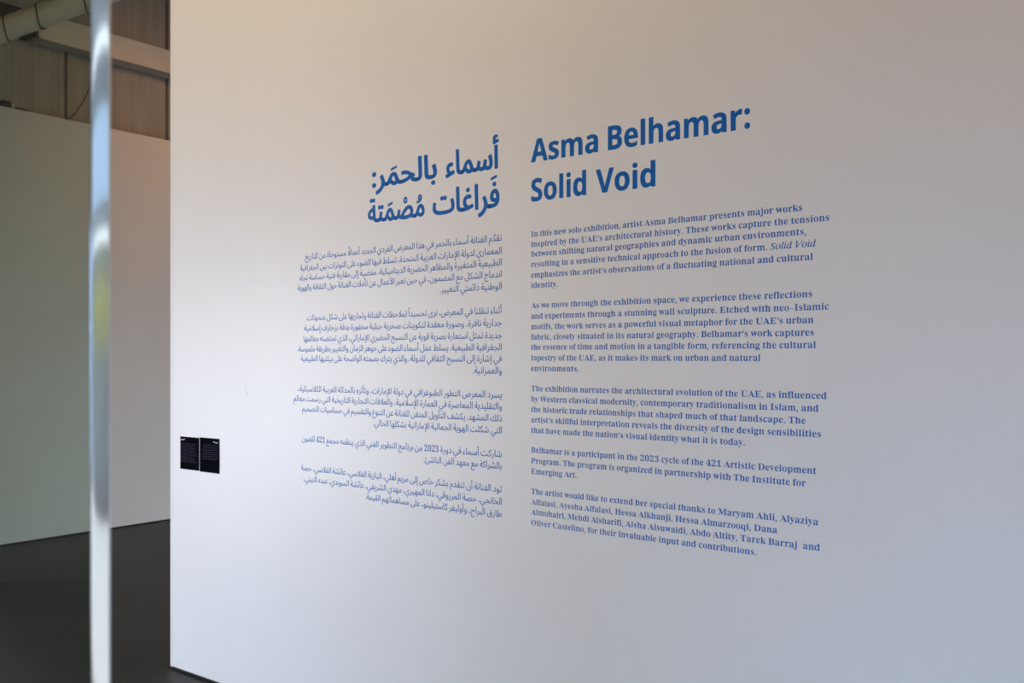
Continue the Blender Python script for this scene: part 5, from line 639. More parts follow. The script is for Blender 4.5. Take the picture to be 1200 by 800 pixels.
aﻓ=223|1 -3 -1 1 5 41 62 1 27 2 12 2 10 3 16 7 12 9 8 11 3 8 0 2 -16 -4 -24 -2 -22 2 -20 6 -14 10 -13 13 -7 15 -2 17 2 20 4 17 7 19 10 18 14 15 13 11 18 7 16 3 25 -5 19 -13 16 -20 11 -27 7 -27 2 -33 -3 -29 0 -4 -10 -30 -19 -25 -23 -19 -13 -6 -16 -5 -19 -4 -53 -6|118 118 18 0 24 5 2 3 0 9 -1 16 -4 18 -7 17 -9 12 -7 6 -5 3 -12 3 -11 -3 -9 -5 -9 -11 -6 -12 -4 -13 -1 -15 1 -9 3 -7 5 -8 10 -5 11 -3|111 302 -9 2 -9 6 -5 7 -1 11 1 8 7 9 7 5 10 2 9 -2 8 -7 5 -7 2 -9 -2 -10 -6 -8 -7 -5
Aﻓ=223|0 -13 -5 1 -6 2 -3 2 -2 4 5 42 1 4 4 4 5 2 7 1 33 0 50 3 9 1 12 4 11 5 8 6 -2 1 -12 -1 -27 3 -24 7 -18 12 -15 16 -8 16 -2 23 2 18 4 17 7 21 6 10 6 9 15 16 14 12 19 8 27 5 28 -5 9 -3 21 -14 17 -23 12 -27 7 -29 2 -34 -3 -31 -1 -5 -10 -31 -15 -21 -6 -6 -24 -19 -16 -8 -18 -6 -21 -5 -59 -6|118 128 16 0 11 2 1 3 -1 17 -5 20 -5 13 -8 10 -6 5 -3 1 -3 -1 -5 -3 -7 -9 -6 -11 -3 -11 -1 -11 1 -10 2 -6 3 -4 6 -3|111 292 -18 4 -12 7 -8 11 -2 15 2 10 9 12 11 7 19 4 18 -4 11 -7 3 -4 5 -8 3 -13 -3 -12 -5 -8 -3 -3 -13 -8 -11 -2
aﻔ=247|1 -3 -1 1 5 41 45 1 25 2 -9 9 -8 10 -9 16 -6 19 -2 16 1 21 6 16 8 17 10 12 13 13 17 9 12 5 6 1 13 2 24 -4 21 -11 15 -15 13 -18 7 -21 3 -21 -2 -22 -6 -18 -9 -17 -18 -19 38 -2 39 -1 8 -2 2 0 6 -5 5 -13 -2 -8 -6 -7 -7 -5 -10 -2 -27 1 -22 3 -52 8 -20 5 -16 -5 -29 -6 -44 -4|120 54 2 0 14 8 12 9 11 12 8 15 2 15 -1 12 -4 11 -7 13 -8 9 -3 2 -8 4 -11 3 -12 -3 -10 -5 -9 -9 -9 -15 -4 -10 -1 -10 2 -19 6 -13 8 -11 6 -5 6 -6|123 259 -9 2 -9 6 -5 7 -1 11 1 8 7 9 7 5 10 2 9 -2 8 -7 5 -7 2 -9 -2 -10 -6 -8 -7 -5
aﻕ=387|160 -94 -27 2 -19 4 -8 1 -25 8 -22 13 -14 13 -5 4 -13 19 -9 25 -3 31 2 21 3 13 5 20 8 21 11 21 36 -17 -12 -29 -8 -22 -2 -24 2 -20 7 -18 11 -13 14 -12 17 -9 19 -6 30 -3 22 -1 23 1 25 4 21 7 20 9 15 9 15 14 10 13 7 15 5 21 -24 -5 -41 1 -19 6 -15 8 -12 13 -7 15 -2 19 1 21 5 17 7 20 10 17 14 16 12 9 16 8 20 2 23 -4 19 -13 17 -21 11 -26 6 -28 3 -33 -5 -44 -6 -25 -8 -23 -15 -22 -17 -18 -19 -14 -23 -12 -25 -9 -25 -6 -27 -3|281 75 14 1 20 2 10 4 1 7 -2 19 -4 18 -7 17 -7 12 -3 2 -9 7 -13 3 -9 -2 -4 -1 -7 -6 -9 -10 -7 -12 -4 -12 -1 -16 1 -9 3 -7 6 -8 12 -6 8 -2|240 260 -8 1 -9 7 -5 7 -1 11 1 7 7 9 7 5 10 2 9 -2 8 -5 5 -9 2 -9 -2 -9 -6 -9 -7 -5|308 260 -8 1 -8 7 -5 7 -2 9 2 9 6 9 7 5 10 2 9 -2 8 -6 6 -8 2 -9 -2 -9 -7 -9 -7 -5
aﻗ=223|1 -3 -1 1 5 41 62 1 27 2 12 2 10 3 16 7 12 9 8 11 3 8 0 2 -16 -4 -24 -2 -22 2 -20 6 -14 10 -13 13 -7 15 -2 17 2 20 4 17 7 19 10 18 14 15 13 11 18 7 16 3 25 -5 19 -13 16 -20 11 -27 7 -27 2 -33 -3 -29 0 -4 -10 -30 -19 -25 -23 -19 -13 -6 -16 -5 -19 -4 -53 -6|118 118 18 0 24 5 2 3 0 9 -1 16 -4 18 -7 17 -9 12 -7 6 -5 3 -12 3 -11 -3 -9 -5 -9 -11 -6 -12 -4 -13 -1 -15 1 -9 3 -7 5 -8 10 -5 11 -3|77 302 -9 2 -8 6 -5 7 -2 10 2 9 5 7 8 7 10 2 9 -2 8 -7 6 -7 2 -9 -2 -10 -7 -8 -7 -5|146 302 -9 2 -9 6 -5 7 -1 11 1 8 7 9 7 5 10 2 9 -2 8 -7 5 -7 2 -9 -2 -10 -6 -8 -7 -5
aﻘ=247|1 -3 -1 1 5 41 45 1 25 2 -9 9 -8 10 -9 16 -6 19 -2 16 1 21 6 16 8 17 10 12 13 13 17 9 12 5 6 1 13 2 24 -4 21 -11 15 -15 13 -18 7 -21 3 -21 -2 -22 -6 -18 -9 -17 -18 -19 38 -2 39 -1 8 -2 2 0 6 -5 5 -13 -2 -8 -6 -7 -7 -5 -10 -2 -27 1 -22 3 -52 8 -20 5 -16 -5 -29 -6 -44 -4|120 54 2 0 14 8 12 9 11 12 8 15 2 15 -1 12 -4 11 -7 13 -8 9 -3 2 -8 4 -11 3 -12 -3 -10 -5 -9 -9 -9 -15 -4 -10 -1 -10 2 -19 6 -13 8 -11 6 -5 6 -6|89 259 -9 2 -8 6 -5 7 -2 10 2 9 5 7 8 7 10 2 9 -2 8 -7 6 -7 2 -9 -2 -10 -7 -8 -7 -5|158 259 -9 2 -9 6 -5 7 -1 11 1 8 7 9 7 5 10 2 9 -2 8 -7 5 -7 2 -9 -2 -10 -6 -8 -7 -5
aﻙ=441|190 -11 -39 2 -31 4 -25 6 -11 3 -23 9 -17 12 -5 4 -12 15 -8 20 -4 26 2 28 5 27 7 24 3 0 35 -9 -5 -19 -4 -18 -2 -18 3 -23 1 -4 9 -17 18 -14 28 -9 36 -5 45 -2 59 0 31 3 30 5 23 7 14 10 11 12 5 14 0 5 1 18 -10 251 1 1 40 0 10 -254 -2 -24 -5 -21 -9 -18 -4 -5 -18 -14 -27 -14 -36 -10 -50 -6|183 102 -2 3 -8 29 33 9 11 4 11 7 2 1 1 4 -2 5 -5 6 -18 13 -7 8 -3 7 -1 4 -1 8 1 7 4 9 7 10 12 11 16 11 22 12 15 -28 -34 -19 -8 -8 -2 -6 2 -6 14 -12 11 -12 4 -4 4 -8 2 -11 -3 -13 -4 -6 -3 -4 -5 -4 -10 -6 -15 -7 -21 -8
aﻚ=461|190 -11 -39 2 -31 4 -25 6 -11 3 -23 9 -17 12 -5 4 -12 15 -8 20 -4 26 2 28 5 27 7 24 3 0 35 -9 -5 -19 -4 -18 -2 -18 3 -23 1 -4 9 -17 18 -14 28 -9 36 -5 45 -2 59 0 30 3 33 5 21 7 14 10 11 12 5 14 0 5 1 18 -10 251 1 1 40 0 10 -245 2 -30 6 -16 9 -15 11 -7 13 -4 14 -1 8 -2 7 -4 4 -7 1 -6 -2 -9 -6 -7 -7 -5 -11 -2 -20 2 -16 6 -13 7 -10 11 -8 13 -6 -6 -13 -11 -20 -9 -23 -8 -26 -6 -31 -4 -34 -2|183 102 -2 3 -8 29 33 9 11 4 11 7 2 1 1 4 -2 5 -5 6 -18 13 -7 8 -3 7 -1 4 -1 8 1 7 4 9 7 10 12 11 16 11 22 12 15 -28 -34 -19 -8 -8 -2 -6 2 -6 14 -12 11 -12 4 -4 4 -8 2 -11 -3 -13 -4 -6 -3 -4 -5 -4 -10 -6 -15 -7 -21 -8
aﻛ=206|1 -3 -1 1 5 41 74 0 35 6 10 5 7 7 4 5 3 12 -2 13 -6 14 -15 23 -19 21 -29 27 -31 25 -20 18 -2 5 1 14 6 18 14 14 15 12 36 21 108 55 15 -33 1 -4 -112 -57 -31 -18 -12 -9 47 -40 24 -23 15 -18 16 -21 9 -18 2 -5 5 -16 3 -19 -1 -13 -3 -11 -5 -10 -3 -5 -10 -11 -17 -10 -21 -8 -30 -6 -7 0 -29 -2
aﻜ=254|1 -3 -1 1 5 41 65 1 11 0 25 3 16 5 8 6 6 9 2 8 -3 12 -7 14 -10 15 -11 13 -38 38 -41 38 -12 13 -2 6 1 14 6 18 15 15 16 12 19 12 35 19 88 44 15 -33 1 -4 -94 -48 -40 -22 -23 -14 -1 -2 33 -29 28 -27 25 -26 18 -21 38 -60 8 -8 7 -7 15 -7 7 -3 6 -2 22 -2 9 -2 6 -4 4 -7 1 -7 -2 -8 -5 -7 -5 -3 -3 -2 -10 -2 -33 5 -16 6 -18 11 -16 15 -5 7 -10 -12 -12 -11 -14 -7 -16 -6 -23 -4 -20 -3 -23 -1
aﻝ=347|152 -116 -24 2 -22 5 -25 9 -22 12 -19 17 -13 19 -9 27 -3 23 2 23 7 33 12 34 35 -14 0 -2 -8 -25 -5 -26 -2 -19 3 -21 11 -21 14 -14 20 -12 23 -7 5 0 26 -2 32 3 27 7 20 13 4 5 13 14 11 26 7 29 3 34 0 50 -10 250 1 1 40 0 1 -1 0 -9 8 -250 0 -42 -3 -30 -5 -29 -9 -27 -12 -24 -16 -20 -22 -18 -26 -13 -30 -7
aﻞ=365|146 -116 -24 2 -22 6 -23 9 -22 14 -16 16 -13 21 -8 22 -3 24 2 27 9 35 10 28 35 -14 0 -2 -8 -25 -5 -26 -2 -19 3 -23 11 -19 14 -14 21 -12 22 -7 23 -2 45 4 33 13 23 21 16 26 7 28 2 30 -11 309 1 1 40 0 1 -1 0 -8 8 -235 2 -32 6 -17 9 -13 12 -7 12 -4 14 -1 8 -2 6 -4 4 -6 1 -4 1 -4 -2 -7 -5 -7 -5 -4 -3 -2 -11 -2 -13 2 -15 4 -8 4 -12 10 -2 -12 -7 -22 -12 -29 -16 -22 -23 -20 -29 -15 -34 -10
aﻟ=130|1 -3 -1 1 5 41 24 1 16 4 9 8 4 12 1 13 0 31 -10 248 1 1 39 0 1 -1 0 -7 10 -237 0 -31 -2 -22 -5 -18 -6 -11 -2 -4 -14 -13 -17 -8 -23 -6
Aﻟ=130|0 -13 -5 1 -6 2 -3 2 -2 4 5 42 1 4 4 4 6 2 22 2 12 2 5 5 3 8 0 6 1 35 -10 252 3 5 9 3 43 1 8 -1 5 -2 3 -3 2 -3 0 -7 10 -238 0 -34 -3 -23 -5 -18 -7 -14 -18 -18 -21 -9 -25 -7
aﻠ=150|1 -3 -1 1 5 41 24 1 16 4 9 8 4 12 1 13 0 32 -9 247 1 1 40 0 1 -1 0 -8 8 -235 2 -32 6 -17 9 -13 12 -7 12 -4 14 -1 8 -2 6 -4 4 -6 1 -4 1 -4 -2 -7 -5 -8 -8 -5 -10 -2 -19 2 -16 5 -11 7 -9 10 -7 10 -11 -13 -13 -9 -21 -7 -16 -3
aﻡ=242|38 -197 -2 3 -14 64 -9 55 -2 23 -1 22 3 24 8 26 12 16 3 4 15 12 19 9 22 6 22 3 27 0 22 -2 21 -4 1 1 0 16 -2 15 -5 15 -6 13 -7 10 -10 9 -13 6 -14 2 -11 -2 -14 -6 -9 -6 -8 -8 -11 -13 -9 -15 -28 15 -2 2 -1 1 14 23 14 17 17 15 16 9 18 6 16 2 25 -3 20 -8 13 -11 14 -17 9 -18 6 -21 4 -17 1 -14 -1 -18 -2 -12 -4 -11 -3 -11 -8 -15 -51 11 -20 2 -24 0 -16 -2 -14 -6 -11 -8 -10 -12 -5 -14 -2 -17 3 -42 8 -56 14 -57 -1 -1
aﻢ=281|40 -197 -1 1 -8 29 -9 41 -13 69 -3 26 -1 20 3 34 9 32 14 29 17 25 23 23 18 16 22 15 21 10 22 6 15 2 12 -2 8 -3 10 -10 9 -12 9 -21 19 -50 9 -19 7 -12 12 -8 10 -4 12 -1 8 -2 6 -4 4 -6 1 -4 1 -4 -2 -8 -6 -7 -7 -5 -12 -2 -16 2 -14 6 -14 8 -7 6 -7 -8 -9 -9 -12 -7 -12 -3 -10 -1 -18 1 -14 4 -16 8 -14 8 -15 11 -13 13 -13 17 -7 12 -2 0 -9 -15 -6 -21 -4 -22 -1 -23 3 -33 8 -44 10 -49 11 -44 -1 -1|178 32 10 1 7 3 3 3 2 2 3 5 0 8 -2 10 -11 30 -10 24 -9 14 -11 5 -13 -3 -14 -5 -4 -2 -19 -13 -15 -14 -1 -1 11 -20 12 -15 15 -12 19 -13 15 -5
aﻣ=262|1 -3 -1 1 5 41 13 1 9 4 3 2 9 8 8 11 8 15 26 50 14 20 15 14 14 9 13 4 14 2 14 -2 19 -7 12 -9 13 -14 10 -15 6 -15 6 -19 2 -17 -3 -24 -1 -6 -7 -18 -13 -16 -14 -9 -16 -6 -16 -2 -19 1 -21 5 -28 11 -25 14 -12 -13 -9 -8 -11 -7 -23 -5|153 41 18 1 9 3 6 5 7 9 3 7 1 11 -2 13 -5 15 -8 12 -11 12 -10 7 -14 2 -7 -1 -8 -4 -8 -6 -10 -12 -10 -17 -16 -34 15 -9 18 -7 21 -6
Aﻣ=262|0 -13 -5 1 -6 2 -3 2 -2 4 5 42 1 4 2 2 5 3 17 4 4 2 6 6 9 11 7 13 26 50 14 22 17 15 17 11 18 5 20 3 18 -2 9 -3 17 -8 13 -9 14 -15 11 -17 7 -16 6 -19 2 -21 -3 -27 -8 -21 -12 -16 -4 -4 -16 -10 -17 -7 -8 -2 -22 -2 -20 2 -23 5 -30 11 -11 6 -13 -10 -15 -9 -27 -6|153 51 12 1 5 1 3 3 4 5 2 5 2 10 -2 13 -4 12 -6 10 -11 12 -6 4 -4 1 -4 -2 -6 -5 -9 -10 -9 -16 -13 -28 1 -1 5 -3 17 -6 17 -5
aﻤ=289|171 -10 -15 2 -13 4 -5 2 -16 8 -17 13 -7 7 -8 8 -12 13 -1 0 -12 -19 -10 -11 -14 -12 -13 -4 -13 -3 -13 -1 -2 1 5 41 14 2 8 4 9 9 9 14 30 56 13 18 13 15 10 8 12 8 12 5 12 2 7 1 15 -2 14 -5 10 -8 14 -17 12 -20 22 -50 11 -19 10 -11 9 -6 11 -3 12 -1 9 -2 5 -4 2 -2 3 -5 1 -6 -2 -9 -6 -7 -7 -5 -11 -2 -18 2 -17 5 -14 8 -11 10 -9 -10 -5 -6 -6 -5 -10 -6 -14 -3|170 31 3 0 15 3 10 10 4 14 -4 21 -20 41 -6 9 -7 7 -7 4 -8 1 -8 -1 -9 -5 -15 -15 -11 -15 -10 -19 9 -13 10 -12 8 -8 11 -9 10 -6 8 -3
Aﻤ=289|171 -20 -21 3 -21 6 -20 11 -17 13 -12 11 -15 -16 -11 -9 -4 -2 -15 -5 -15 -3 -19 -2 -6 1 -6 2 -3 2 -2 4 5 42 2 6 7 4 14 2 9 8 9 14 30 55 13 19 14 16 11 9 14 9 14 6 12 3 16 2 22 -3 18 -7 12 -9 15 -18 13 -22 23 -51 9 -16 8 -9 7 -5 6 -1 15 -2 12 -4 9 -7 5 -7 1 -5 1 -8 -4 -11 -7 -8 -13 -8 -18 -3 -23 3 -21 6 -14 7 -9 -8 -14 -8 -18 -5|168 42 4 -1 5 1 6 6 2 11 -3 16 -9 22 -11 21 -4 7 -4 4 -5 2 -7 -5 -10 -11 -9 -13 -8 -16 8 -12 14 -15 16 -12 9 -4
aﻥ=342|156 -115 -26 2 -19 4 -8 1 -24 8 -21 12 -14 13 -5 4 -12 19 -9 24 -3 30 2 23 6 27 13 35 1 0 5 -1 30 -12 -9 -28 -5 -22 -2 -22 4 -24 10 -17 15 -15 22 -12 29 -6 23 -2 26 2 6 0 24 7 21 10 17 16 11 13 8 20 4 15 0 5 1 14 -2 20 -7 30 -9 24 -16 38 38 19 9 -20 9 -20 13 -41 4 -22 2 -22 -2 -18 -3 -24 -7 -19 -9 -20 -13 -18 -17 -18 -20 -12 -24 -11 -30 -7|165 199 -9 2 -8 6 -5 7 -2 10 2 9 5 7 8 7 10 2 9 -2 8 -7 6 -7 2 -9 -2 -10 -7 -8 -7 -5
aﻦ=365|154 -116 -26 2 -23 5 -27 9 -22 13 -16 16 -14 19 -8 27 -3 22 1 16 0 7 4 20 4 16 3 9 9 22 1 0 5 -1 30 -12 -12 -38 -3 -16 -1 -18 4 -25 10 -18 15 -15 22 -11 28 -6 26 -2 29 2 23 5 23 9 15 11 12 13 8 15 4 16 2 16 -1 23 -3 20 -8 37 -11 38 3 2 37 10 9 -30 6 -26 8 -21 3 -5 7 -8 9 -7 12 -4 9 -2 13 0 8 -2 6 -3 4 -7 1 -4 1 -4 -2 -8 -6 -7 -7 -5 -11 -2 -15 2 -6 1 -13 5 -12 8 -3 -18 -6 -23 -11 -24 -15 -20 -22 -19 -28 -14 -34 -8|165 199 -9 2 -8 6 -5 7 -2 10 2 9 5 7 8 7 10 2 9 -2 8 -7 6 -7 2 -9 -2 -10 -7 -8 -7 -5
aﻧ=134|1 -3 -1 1 5 41 23 0 17 3 11 4 9 9 5 10 2 19 -1 12 -3 15 -10 33 -15 43 41 15 12 -36 10 -41 3 -18 1 -18 -2 -19 -3 -16 -5 -13 -7 -12 -3 -4 -7 -6 -13 -8 -15 -6 -17 -4 -16 -3|62 254 -8 1 -8 7 -5 7 -2 9 2 9 6 9 7 5 10 2 9 -2 8 -6 6 -8 2 -9 -2 -9 -7 -9 -7 -5
aﻨ=171|1 -3 -1 1 5 41 19 0 14 3 11 6 7 9 6 13 5 17 11 53 1 2 38 -8 -9 -42 -1 -15 1 -13 3 -8 4 -5 4 -3 14 -5 15 -3 29 -1 9 -2 6 -5 5 -13 -2 -8 -4 -6 -10 -6 -10 -2 -30 2 -20 4 -16 8 -11 11 -7 9 -6 -6 -11 -11 -10 -7 -10 -4 -16 -4|77 193 -9 2 -8 6 -5 7 -2 10 2 9 5 7 8 7 10 2 9 -2 8 -7 6 -7 2 -9 -2 -10 -7 -8 -7 -5
aﻩ=202|98 0 -21 2 -19 7 -18 10 -14 16 -3 8 -5 11 -3 24 4 25 13 30 23 34 24 24 0 1 -13 12 0 2 25 30 26 -23 23 -22 20 -27 14 -23 10 -27 4 -28 -1 -13 -3 -12 -6 -15 -8 -15 -12 -12 -15 -10 -19 -7|100 41 17 1 12 5 9 7 8 9 5 11 1 12 -1 14 -3 13 -7 15 -11 17 -18 19 -9 7 -5 -5 -15 -17 -13 -19 -8 -18 -5 -12 -1 -3 -1 -12 3 -20 10 -13 15 -8
aﻪ=243|240 -3 -23 2 -22 6 -8 5 -9 6 -15 15 -7 16 -2 2 -19 -3 -21 -2 -20 1 -9 0 -25 8 -18 9 -14 14 -10 16 -3 20 3 20 8 19 12 16 17 17 21 13 23 11 24 8 19 4 0 10 -1 24 0 3 1 1 38 0 1 -1 8 -158 4 -29 5 -12 7 -8 4 -4 9 -4 13 -3 17 0 9 -2 6 -4 4 -7 1 -7 -2 -7 -5 -7 -8 -6 -10 -2|107 85 28 1 12 1 2 1 -4 88 -1 2 -10 -1 -20 -4 -16 -7 -16 -8 -13 -11 -7 -8 -6 -11 -1 -9 1 -11 7 -8 9 -6 12 -5 12 -3
aﻫ=286|188 -4 -16 1 -22 5 -21 7 -22 10 -11 -5 -34 -9 -27 -5 -33 -3 -2 1 5 41 27 0 21 3 18 5 -1 2 -10 11 -11 18 -7 20 -2 20 2 20 7 22 11 17 15 14 21 9 -1 2 -23 17 23 31 45 -34 35 -29 23 -21 29 -29 12 -13 12 -17 7 -14 4 -14 3 -20 -3 -17 -5 -13 -8 -13 -15 -11 -18 -7 -21 -2|186 36 19 1 10 4 7 8 2 12 -4 17 -6 11 -9 13 -12 14 -5 5 -5 -29 -12 -24 -22 -24 5 -2 18 -5|111 63 1 0 12 10 14 14 7 14 4 12 2 11 -2 12 -3 8 -5 9 -8 8 -7 5 -10 2 -12 -3 -8 -4 -8 -8 -6 -8 -3 -8 -2 -11 3 -22 8 -17 11 -13
aﻬ=253|152 -109 -28 4 -26 11 -24 18 -18 27 -11 31 -2 19 -41 -4 -2 0 0 1 5 41 37 0 1 23 8 35 11 31 14 28 15 21 20 18 18 10 19 3 16 -2 14 -7 11 -12 9 -15 6 -19 2 -23 -2 -19 -5 -20 -9 -22 -17 -19 18 -4 30 -5 33 -2 13 -2 7 -5 5 -13 -2 -8 -3 -4 -3 -4 -7 -4 -12 -2 -37 3 10 -20 3 -16 -1 -15 -3 -10 -1 -5 -7 -14 -12 -12 -14 -9 -16 -6|152 -68 4 0 7 1 9 3 7 4 8 8 3 5 3 13 -2 11 -5 13 -7 8 -2 2 -12 7 -23 5 -24 2 -12 -1 -22 -4 -1 -6 6 -22 9 -20 12 -13 9 -7 14 -5 11 -3|83 43 10 2 18 4 16 7 12 7 5 6 6 6 7 13 6 18 2 22 -2 16 -3 9 -3 6 -6 6 -6 2 -10 -3 -11 -9 -8 -10 -11 -16 -9 -21 -8 -22 -5 -25
aﻭ=223|29 -115 -9 41 29 5 25 6 25 9 20 12 16 17 12 18 2 8 -8 -2 -12 -2 -21 -1 -15 1 -13 3 -16 5 -11 7 -9 9 -7 11 -4 12 0 5 -1 12 2 15 5 24 7 17 9 16 10 11 17 15 16 7 18 3 19 -3 16 -8 15 -13 10 -14 10 -22 5 -17 4 -22 1 -20 -5 -45 -3 -10 -11 -30 -22 -29 -34 -25 -41 -16|101 36 30 0 24 5 1 1 1 4 -1 19 -2 13 -5 16 -4 10 -15 17 -8 5 -10 2 -11 -3 -9 -5 -2 -3 -7 -8 -6 -12 -4 -18 0 -16 3 -12 6 -7
aﻮ=236|29 -115 -9 41 29 5 25 6 25 9 20 12 16 17 12 18 1 3 -1 1 -32 0 -20 2 -20 5 -18 8 -13 13 -8 14 -4 21 2 22 5 18 7 18 10 17 15 15 12 10 18 6 15 3 22 -4 18 -10 16 -16 14 -25 7 -31 3 -35 0 -9 45 0 9 -2 6 -4 4 -7 1 -7 -2 -8 -6 -7 -7 -5 -2 0 -8 -2 -47 0 -12 -32 -20 -26 -5 -5 -31 -23 -41 -16|129 39 27 0 1 12 -3 29 -9 25 -15 16 -18 7 -9 -2 -9 -6 -9 -9 -7 -14 -5 -13 0 -4 -1 -12 1 -8 3 -6 4 -4 9 -5 7 -3 11 -2
aﻯ=380|159 -116 -27 2 -22 4 -29 10 -24 13 -17 16 -14 19 -8 24 -3 30 2 23 6 27 13 35 1 0 5 -1 30 -12 -9 -28 -5 -22 -2 -22 2 -17 6 -15 12 -16 12 -9 16 -9 18 -6 20 -4 27 -1 25 2 35 6 23 9 23 11 11 10 14 14 7 13 2 11 -2 6 -7 6 -22 11 -27 10 -19 9 -10 5 -12 8 -9 10 -8 14 -2 14 3 21 7 20 12 19 18 19 19 15 20 11 16 6 8 2 20 3 17 -2 20 -4 20 -11 1 -1 -2 -3 -14 -31 -29 10 -13 1 -14 -2 -14 -4 -15 -7 -14 -10 -11 -12 -7 -9 -4 -9 -2 -4 -2 -10 3 -11 5 -5 11 -8 41 -18 30 -14 14 -8 10 -8 6 -11 3 -12 -4 -18 -9 -22 -14 -20 -4 -3 -19 -17 -28 -17 -33 -14 -37 -9
aﻰ=368|160 -116 -35 3 -35 10 -31 16 -23 23 -16 28 -5 37 2 24 6 27 13 35 6 -1 30 -12 -9 -27 -5 -23 -2 -19 2 -21 7 -17 12 -14 14 -10 18 -8 23 -6 18 -3 26 -2 27 2 25 3 27 8 18 7 17 10 13 12 8 11 3 13 -1 6 -4 5 -6 6 -10 6 -20 8 -35 11 10 41 80 -27 27 -6 18 -1 8 -2 6 -3 2 -3 3 -5 1 -7 -2 -8 -4 -6 -6 -4 -5 -2 -8 -2 -18 0 2 -14 -4 -17 -9 -19 -17 -17 -20 -15 -28 -13 -32 -10 -36 -6
aﻱ=380|145 -211 -9 2 -9 7 -5 7 -1 10 1 8 7 9 7 5 10 2 9 -2 8 -7 5 -7 2 -9 -2 -9 -6 -9 -7 -5|213 -211 -9 2 -8 7 -5 7 -2 9 2 9 5 8 8 6 10 2 9 -2 8 -7 6 -7 2 -9 -2 -9 -7 -9 -7 -5|159 -116 -27 2 -22 4 -29 10 -24 13 -17 16 -14 19 -8 24 -3 30 2 23 6 27 13 35 1 0 5 -1 30 -12 -9 -28 -5 -22 -2 -22 2 -17 6 -15 12 -16 12 -9 16 -9 18 -6 20 -4 27 -1 25 2 35 6 23 9 23 11 11 10 14 14 7 13 2 11 -2 6 -7 6 -22 11 -27 10 -19 9 -10 5 -12 8 -9 10 -8 14 -2 14 3 21 7 20 12 19 18 19 19 15 20 11 16 6 8 2 20 3 17 -2 20 -4 20 -11 1 -1 -2 -3 -14 -31 -29 10 -13 1 -14 -2 -14 -4 -15 -7 -14 -10 -11 -12 -7 -9 -4 -9 -2 -4 -2 -10 3 -11 5 -5 11 -8 41 -18 30 -14 14 -8 10 -8 6 -11 3 -12 -4 -18 -9 -22 -14 -20 -4 -3 -19 -17 -28 -17 -33 -14 -37 -9
aﻲ=368|130 -211 -9 2 -9 7 -5 7 -1 10 1 8 7 9 7 5 10 2 9 -2 8 -7 5 -7 2 -9 -2 -9 -6 -9 -7 -5|198 -211 -9 2 -8 7 -5 7 -2 9 2 9 5 8 8 6 10 2 9 -2 8 -7 6 -7 2 -9 -2 -9 -7 -9 -7 -5|160 -116 -35 3 -35 10 -31 16 -23 23 -16 28 -5 37 2 24 6 27 13 35 6 -1 30 -12 -9 -27 -5 -23 -2 -19 2 -21 7 -17 12 -14 14 -10 18 -8 23 -6 18 -3 26 -2 27 2 25 3 27 8 18 7 17 10 13 12 8 11 3 13 -1 6 -4 5 -6 6 -10 6 -20 8 -35 11 10 41 80 -27 27 -6 18 -1 8 -2 6 -3 2 -3 3 -5 1 -7 -2 -8 -4 -6 -6 -4 -5 -2 -8 -2 -18 0 2 -14 -4 -17 -9 -19 -17 -17 -20 -15 -28 -13 -32 -10 -36 -6
aﻳ=149|23 -97 -9 2 -8 6 -5 7 -2 10 2 9 6 9 7 5 11 1 8 -1 9 -7 5 -7 2 -10 -2 -9 -7 -8 -7 -5|92 -97 -9 2 -9 6 -5 7 -1 11 1 8 7 9 7 5 11 1 8 -1 8 -7 5 -7 2 -10 -2 -9 -6 -8 -7 -5|1 -3 -1 1 5 41 28 0 18 2 14 4 10 8 5 11 2 17 -4 27 -10 36 -15 43 41 15 12 -36 10 -41 3 -18 1 -19 -2 -18 -5 -23 -8 -14 -3 -3 -11 -11 -16 -10 -26 -7 -19 -3
aﻴ=186|57 -97 -9 2 -9 6 -5 7 -1 11 1 8 7 9 7 5 11 1 8 -1 8 -7 5 -7 2 -10 -2 -9 -6 -8 -7 -5|125 -97 -9 2 -8 6 -5 7 -2 10 2 9 6 9 7 5 11 1 8 -1 9 -7 5 -7 2 -10 -2 -9 -7 -8 -7 -5|1 -3 -1 1 5 41 23 0 16 3 11 6 10 10 8 15 4 17 11 51 1 1 38 -8 -9 -42 -1 -15 1 -18 2 -5 4 -4 10 -6 13 -3 17 -2 28 0 9 -2 6 -5 5 -13 -2 -8 -3 -4 -3 -4 -7 -4 -10 -2 -29 1 -20 3 -18 5 -9 5 -8 7 -7 12 -16 -16 -11 -7 -8 -3 -21 -5
aﻷ=291|59 0 -1 1 0 40 44 35 18 18 18 18 26 35 -33 28 -35 28 -74 55 -1 2 22 30 2 1 85 -65 29 -23 21 -18 2 -1 1 3 10 38 4 42 -5 56 -4 28 3 1 40 5 6 -56 1 -25 -1 -29 -3 -23 -4 -22 -8 -26 -9 -23 13 -14 15 -20 10 -19 6 -16 2 -15 -1 -13 -4 -13 -4 -9 -7 -9 -12 -11 -15 -8 -19 -4 -22 -2|118 41 64 0 13 1 11 3 8 6 7 13 1 8 -5 15 -12 18 -10 12 -2 1 -9 -14 -17 -19 -23 -23|14 318 -1 1 -6 26 23 6 -12 11 -8 13 0 2 -3 15 2 12 5 12 10 10 10 5 10 4 17 1 9 -1 11 -3 1 -1 -4 -24 -12 2 -9 1 -9 -1 -5 -3 -6 -5 -1 -2 -2 -7 2 -9 5 -9 6 -6 9 -6 6 -2 10 2 25 9 8 -26 -60 -19
